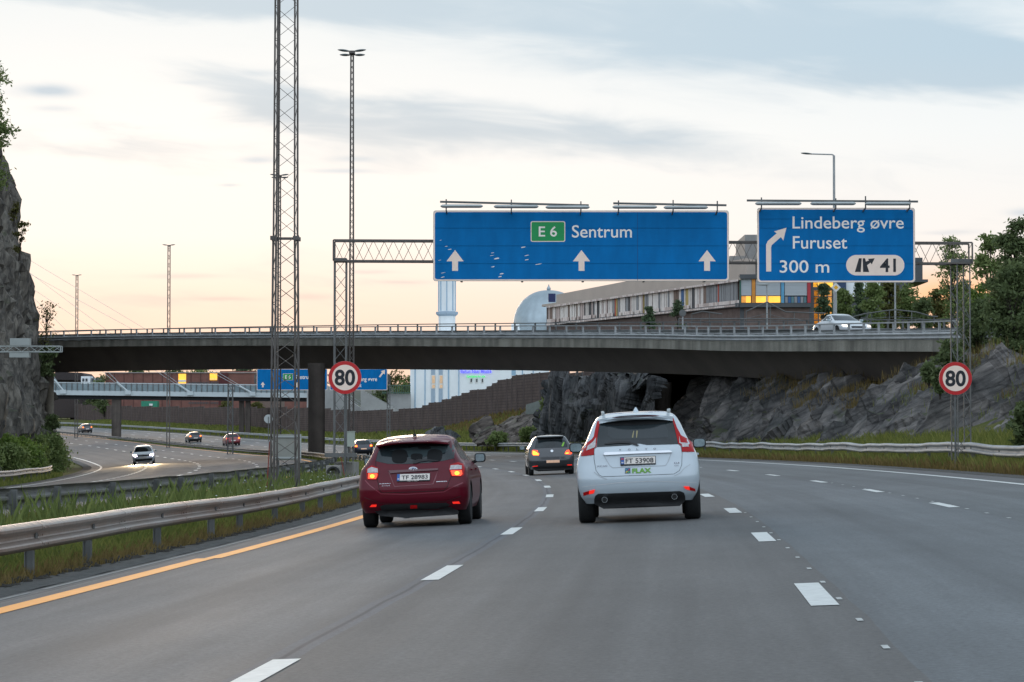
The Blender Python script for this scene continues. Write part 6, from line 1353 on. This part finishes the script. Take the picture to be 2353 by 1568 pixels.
def tree(label, x, y, zb, H, Rr, n=2500, leaf=.16, m=None, crown0=.3, group='trees beyond the bridge', kind='broad', seed=0, name='tree', lean=0.0, nc=34):
    r_ = random.Random(seed + int(x * 7) + int(y)); t = thing(name, label, 'tree', (x, y, zb), group=group)
    mb = MB(); pts = [Vector((x + lean * (k / 6) ** 1.5 + .06 * H * .2 * r_.uniform(-1, 1) * (k > 0), y + .05 * r_.uniform(-1, 1), zb - .3 + H * .9 * k / 6)) for k in range(7)]
    r0 = .018 * H + .03
    for k in range(6): mb.cyl(pts[k], pts[k + 1], r0 * (1 - k / 6.5), 7, r0 * (1 - (k + 1) / 6.5))
    cl = []
    for k in range(nc):
        if kind == 'conifer':
            t_ = r_.random() ** .8; z = crown0 + (1 - crown0) * t_; rr_ = Rr * (1 - t_) ** .9 * r_.uniform(.35, 1); 
        else:
            t_ = r_.random(); z = crown0 + (1 - crown0) * t_; rr_ = Rr * math.sin(math.pi * min(1, .12 + .80 * t_)) ** .7 * r_.uniform(.25, 1)
        a = r_.uniform(0, 2 * math.pi); q = Vector((x + lean * z ** 1.5 + rr_ * math.cos(a), y + rr_ * math.sin(a), zb + H * z)); cl.append(q)
        s = pts[min(6, int(z * 5.5))]; s = Vector((s.x, s.y, min(s.z, q.z - .1 * rr_))); mb.cyl(s, q, r0 * .28, 5, r0 * .06)
    mb.build('trunk', M_bark, t, smooth=60)
    cs = np.array([tuple(q) for q in cl]); idx = rng.integers(0, len(cl), n); sg = (.20 * Rr if kind != 'conifer' else .16 * Rr)
    P = cs[idx] + rng.normal(size=(n, 3)) * np.array([sg * 1.25, sg * 1.25, sg * (.8 if kind != 'conifer' else .45)])
    V, F = leaves_geo(P, leaf); np_mesh('crown', V, F, m or ML_a, t); return t
def tpx(label, u, vt, vb, D, Rpx, **k):
    b = W(u, vb, D); H = (vb - vt) / FPX * D; return tree(label, b.x, D, b.z, H, Rpx / FPX * D, **k)
G1 = 'dark broadleaf trees at the right edge above the rock slope'
tpx('tall dark tree at the upper right corner of the rock slope', 2335, 512, 850, 118, 42, n=7000, leaf=.12, m=ML_b, crown0=.25, group=G1, nc=60)
tpx('leafy tree with sky showing between its limbs, left of the tall dark one', 2278, 545, 820, 124, 36, n=4500, leaf=.12, m=ML_a, crown0=.18, group=G1, nc=46)
tpx('low spreading dark tree at the right edge in front of the tall one', 2325, 615, 860, 112, 55, n=8000, leaf=.11, m=ML_b, crown0=.12, group=G1, nc=60)
tpx('bright green young tree just right of the right gantry leg', 2250, 655, 830, 120, 30, n=4000, leaf=.10, m=ML_c, crown0=.1, group=G1, nc=44)
tpx('dark bushy tree between the gantry leg and the slab of rock', 2262, 700, 850, 116, 48, n=6500, leaf=.10, m=ML_b, crown0=.1, group=G1, nc=60)
tpx('slim airy birch behind the right gantry leg', 2190, 548, 770, 178, 30, n=3000, leaf=.13, m=ML_a, crown0=.15, nc=60)
G2 = 'mixed trees behind the bridge on the right'
for i, (u, vt, R_, m, l) in enumerate(((1893, 655, 24, ML_n, 'small dark tree in front of the lit entrance'), (1935, 668, 22, ML_a, 'round green tree behind the diamond sign'), (1975, 650, 20, ML_n, 'dark spruce right of the diamond sign'), (2010, 655, 26, ML_a, 'light green tree under the exit sign'), (2048, 648, 26, ML_y, 'olive tree behind the plain grey pole'), (2085, 655, 26, ML_a, 'green tree at the right end of the exit sign'), (2120, 690, 24, ML_b, 'low dark tree with the glowing sky behind it'), (2158, 668, 26, ML_y, 'thin tree with sunset light behind its leaves'), (2215, 650, 26, ML_b, 'dark tree right of the birch'))):
    tpx(l, u, vt, 765, 190 + 4 * (i % 3), R_, n=2600, leaf=.15, m=m, crown0=.1, group=G2, kind='conifer' if m is ML_n else 'broad', seed=i, nc=40)
for u, vt, l in ((1558, 692, 'small pine before the office block, right one of two'), (1492, 706, 'small pine before the office block, left one of two')): tpx(l, u, vt, 760, 196, 20, n=900, leaf=.14, m=ML_n, crown0=.05, group='small pines before the office block', kind='conifer', nc=26)
def bpx(label, u, off, vt, Rpx, **k):
    D = 60.0
    for D in np.arange(60, 240, .5):
        if inv((u - CU) / FPX * D, D)[1] > off + 0 and D > 70: continue
        break
    for D in np.arange(60, 260, .5):
        if inv((u - CU) / FPX * D, D)[1] < off: break
    # near branch: the line of sight crosses the offset for the first time going outwards from far to near
    Ds = [d for d in np.arange(90, 205, .5) if abs(inv((u - CU) / FPX * d, d)[1] - off) < .35]
    D = Ds[0] if Ds else 200.0
    X = (u - CU) / FPX * D; zb = gz(X, D); H = EYE - (vt - HV) / FPX * D - zb
    return tree(label, X, D, zb, H, Rpx / FPX * D, **k)
# far trees under the bridge
for i, (u, vt, vb, R_, D, m, l) in enumerate(((318, 852, 880, 22, 640, ML_b, 'round dark tree behind the brick hall, left of the first lit window'), (402, 850, 880, 30, 640, ML_b, 'wide dark tree behind the lit window of the brick hall'), (455, 848, 880, 30, 640, ML_a, 'green tree between the two lit windows'), (560, 848, 880, 34, 640, ML_n, 'tree right above the maroon part of the brick hall'), (240, 862, 955, 22, 560, ML_b, 'dark tree at the left end of the brick hall'), (165, 910, 960, 40, 620, ML_a, 'bush behind the barrier left of the brick hall'), (222, 905, 960, 30, 600, ML_b, 'bush behind the barrier at the brick hall corner'), (908, 850, 950, 30, 430, ML_y, 'autumn coloured tree between the far sign and the white building'), (936, 862, 950, 24, 425, ML_a, 'green tree touching the corner of the white building'), (880, 868, 950, 22, 428, ML_b, 'dark tree behind the stairs'), (590, 928, 960, 14, 470, ML_y, 'small bush on top of the barrier by the footbridge end'), (520, 925, 960, 16, 480, ML_y, 'small bush above the barrier beside the footbridge piers'))):
    tpx(l, u, vt, vb, D, R_, n=1100, leaf=.4 if D > 500 else .28, m=m, crown0=.05, group='trees seen far off under the bridge', seed=i, nc=30)
# on the cliff and at its foot
tpx('tree on top of the left cliff hanging into the picture', -30, 150, 430, 172, 48, n=5200, leaf=.15, m=ML_a, crown0=.0, group='trees on the left cliff', nc=70)
tpx('small dry shrub growing on the cliff edge', 30, 462, 510, 190, 12, n=160, leaf=.14, m=ML_y, crown0=.1, group='trees on the left cliff', nc=14, name='shrub')
tpx('crooked little pine on the cliff edge', 42, 508, 590, 192, 16, n=420, leaf=.12, m=ML_y, crown0=.1, group='trees on the left cliff', lean=.3, nc=14, name='shrub')
tpx('thin sapling against the sky beside the bridge end', 104, 690, 800, 205, 24, n=330, leaf=.12, m=ML_y, crown0=.1, group='trees on the left cliff', lean=.2, nc=30, name='shrub')
tpx('dark bush hanging over the bridge end at the cliff', 108, 795, 860, 205, 20, n=1500, leaf=.15, m=ML_b, crown0=.0, group='trees on the left cliff', nc=40, name='bush')
GB = 'bushes at the foot of the left cliff'
for i, (u, off, vt, R_, m, l) in enumerate(((6, -25.6, 1008, 50, ML_c, 'bright green bush at the left edge of the picture'), (45, -25.6, 1012, 46, ML_c, 'fresh green bush next to the leftmost one'), (82, -25.6, 1008, 34, ML_a, 'dark bush in the cleft of the cliff foot'), (112, -25.3, 1004, 38, ML_a, 'green bush behind the end of the pale rail'), (128, -24.9, 1028, 36, ML_a, 'low bush nearest the curve of the road edge'), (100, -26.2, 985, 24, ML_b, 'dark bush climbing the cliff'), (122, -25.2, 958, 18, ML_b, 'dark shrub at the corner of the cliff by the road'), (-40, -25.6, 1012, 44, ML_a, 'bush partly cut by the left edge of the picture'), (22, -25.0, 1030, 44, ML_a, 'mid green bush right behind the pale rail'), (70, -25.0, 1036, 40, ML_a, 'low bush in the middle behind the pale rail'))):
    bpx(l, u, off, vt, R_, n=4200, leaf=.12, m=m, crown0=.0, group=GB, seed=i, nc=70, name='bush')
for u, vt, vb, R_, D, l in ((1262, 915, 960, 22, 224, 'bush growing on the dark rock left of the opening'), (2135, 838, 875, 14, 108, 'bush under the right end of the bridge'), (2160, 850, 900, 13, 104, 'bush in the hollow beside the slab of rock'), (2185, 790, 870, 34, 112, 'bush covering the right end of the bridge'), (2358, 930, 1050, 30, 78, 'dark bush at the right edge above the rail'), (1215, 985, 1015, 20, 226, 'low bush beside the brown outcrop'), (1145, 1000, 1020, 22, 234, 'low bush before the brown outcrop')):
    tpx(l, u, vt, vb, D, R_, n=2400, leaf=.11 if D < 150 else .16, m=ML_b if u > 2000 else ML_a, crown0=.0, group='bushes on the rocks to the right', nc=40, name='bush')
# ------------------------------------------------------------------ grass
def blades(name, m, n, smp, h0, h1, w=.012, lean=.35, power=1.0):
    """smp(n) -> s, off arrays; each blade a thin bent triangle pair"""
    s, o = smp(n); X = np.interp(s, SS, _X) + o * np.cos(th(s)); Y = np.interp(s, SS, _Y) + o * np.sin(th(s)); Z = zterr(s, o) - .02
    h = h0 + (h1 - h0) * rng.random(len(s)) ** power; a = rng.uniform(0, 2 * np.pi, len(s)); l = lean * h * rng.random(len(s))
    ww = w * (.6 + .8 * rng.random(len(s))) * (1 + Y / 60); cx, cy = np.cos(a) * ww, np.sin(a) * ww; b = rng.uniform(0, 2 * np.pi, len(s)); lx, ly = np.cos(b) * l, np.sin(b) * l
    V = np.stack([np.stack([X - cx, Y - cy, Z], 1), np.stack([X + cx, Y + cy, Z], 1), np.stack([X + lx * .4 + cx * .7, Y + ly * .4 + cy * .7, Z + h * .6], 1), np.stack([X + lx, Y + ly, Z + h], 1)], 1).reshape(-1, 3)
    k = len(s); F = np.stack([np.arange(k) * 4 + i for i in range(4)], 1); o_ = np_mesh(name, V, F, m); return o_
def S_(s0, s1, o0, o1, pw=1.0, clump=0):
    def f(n):
        s = s0 + (s1 - s0) * rng.random(n) ** pw; o = rng.uniform(o0, o1, n)
        if clump:
            d = np.sin(s * 1.7 + np.sin(o * 3.1) * 2) + np.sin(s * .63 + 1.3) + .8 * np.sin(s * 4.1 + o * 5); k = rng.random(n) < np.clip(.35 + .35 * d, .03, 1); s, o = s[k], o[k]
        return s, o
    return f
def stuff(o, label, cat): tag(o, label, cat, kind='stuff')
stuff(blades('grass', MG_a, 120000, S_(12, 110, -7.5, -4.75, 1.6), .05, .24, .0032, .7, 1.6), 'green and yellow grass filling the central reserve between the two rails', 'grass')
stuff(blades('tall_weeds', MG_w, 20000, S_(22, 80, -7.2, -5.1, 1.3, 1), .15, .62, .003, .5, 2.6), 'tall slender weeds standing up against the rail of the opposite road', 'weeds')
stuff(blades('dry_grass', MG_d, 26000, S_(12, 90, -4.95, -4.5, 1.5), .03, .20, .0032, .6), 'dry grass along the edge under the nearest rail', 'grass')
stuff(blades('grass', MG_a, 22000, S_(100, 420, -7.4, -4.7, 1.4), .10, .40, .014), 'grass in the distant part of the central reserve', 'grass')
stuff(blades('verge_grass', MG_a, 80000, S_(50, 185, 11.4, 15.6, 1.1), .10, .50, .005, .6), 'green grass on the right verge behind and under the wavy rail', 'grass')
stuff(blades('dry_grass', MG_d, 30000, S_(50, 185, 11.2, 12.6, 1.1), .08, .40, .0045, .6), 'yellowish grass under the wavy rail on the right', 'grass')
stuff(blades('slope_grass', MG_a, 60000, S_(185, 560, 12.2, 24, 1.2), .15, .5, .02), 'mown grass slope below the noise barrier', 'grass')
stuff(blades('slope_grass', MG_d, 9000, S_(225, 300, 17, 24.5, 1.0, 1), .25, .8, .018), 'dry tall grass at the foot of the stepped barrier', 'grass')
stuff(blades('verge_grass', MG_a, 26000, S_(60, 175, -26.5, -22.9, 1.0), .10, .45, .010), 'grass strip under the pale rail on the left', 'grass')
# grass and herbs on the ledges of the right rock
def ledge(n, m, lab, cond, h0, h1):
    n0, k0, _ = RG.shape; P = RG.reshape(-1, 3); du = np.gradient(RG, axis=0); dv = np.gradient(RG, axis=1); Nn = np.cross(du, dv); Nn /= np.linalg.norm(Nn, axis=2, keepdims=True) + 1e-9
    up = np.abs(Nn[..., 2]).reshape(-1); si = np.repeat(58 + .28 * np.arange(n0), k0); ti = np.tile(np.arange(k0), n0); k = np.where(cond(up, si, ti))[0]
    if len(k) == 0: return
    c = rng.choice(k, n); Q = P[c] + rng.normal(size=(n, 3)) * np.array([.18, .18, .03]); h = rng.uniform(h0, h1, n); a = rng.uniform(0, 2 * np.pi, n); w = .012; l = .4 * h * rng.random(n)
    V = np.stack([Q - np.stack([np.cos(a) * w, np.sin(a) * w, a * 0 + .05], 1), Q + np.stack([np.cos(a) * w, np.sin(a) * w, a * 0 - .05], 1), Q + np.stack([np.cos(a * 3) * l * .5 + np.cos(a) * w, np.sin(a * 3) * l * .5, h * .6], 1), Q + np.stack([np.cos(a * 3) * l, np.sin(a * 3) * l, h], 1)], 1).reshape(-1, 3)
    stuff(np_mesh('ledge_grass', V, np.arange(4 * n).reshape(n, 4), m), lab, 'grass')
ledge(14000, MG_d, 'dry grass growing on the flat tops of the right rock under the bridge', lambda up, s, t: (up > .80) & (s > 90) & (s < 150) & (t > 14), .1, .5)
ledge(7000, MG_a, 'green herbs in the hollows of the right rock', lambda up, s, t: (up > .72) & (s < 118) & (t > 8), .08, .35)
# white flower heads and stones in the central reserve
fl = MB(); k = 0
for i in range(60):
    s = rng.uniform(46, 84); o = rng.uniform(-6.9, -4.9); p = RP(float(s), float(o)); fl.lathe((p.x, p.y, p.z + rng.uniform(.25, .45)), [(.002, -.006), (.022, 0), (.002, .012)], 6)
tag(fl.build('flowers', mat('flower_white', (.6, .62, .58), .8)), 'small white flowers among the grass at the foot of the lattice masts', 'flowers', kind='stuff')
cl = MB(); 
for i in range(1100):
    s = 12 + 55 * rng.random() ** 1.4; o = rng.uniform(-4.66, -4.40); p = RP(float(s), float(o)); r = rng.uniform(.02, .075); n = 6
    cl.lathe((p.x, p.y, p.z + .01), [(r * .6, -.02), (r, r * .2), (r * .75, r * .7), (.003, r * rng.uniform(.8, 1.1))], n)
tag(cl.build('earth_clods', mat('dark_earth', (.030, .026, .020), .95, var=.4, nscale=8)), 'dark clods of earth along the edge under the nearest rail', 'earth', kind='stuff')
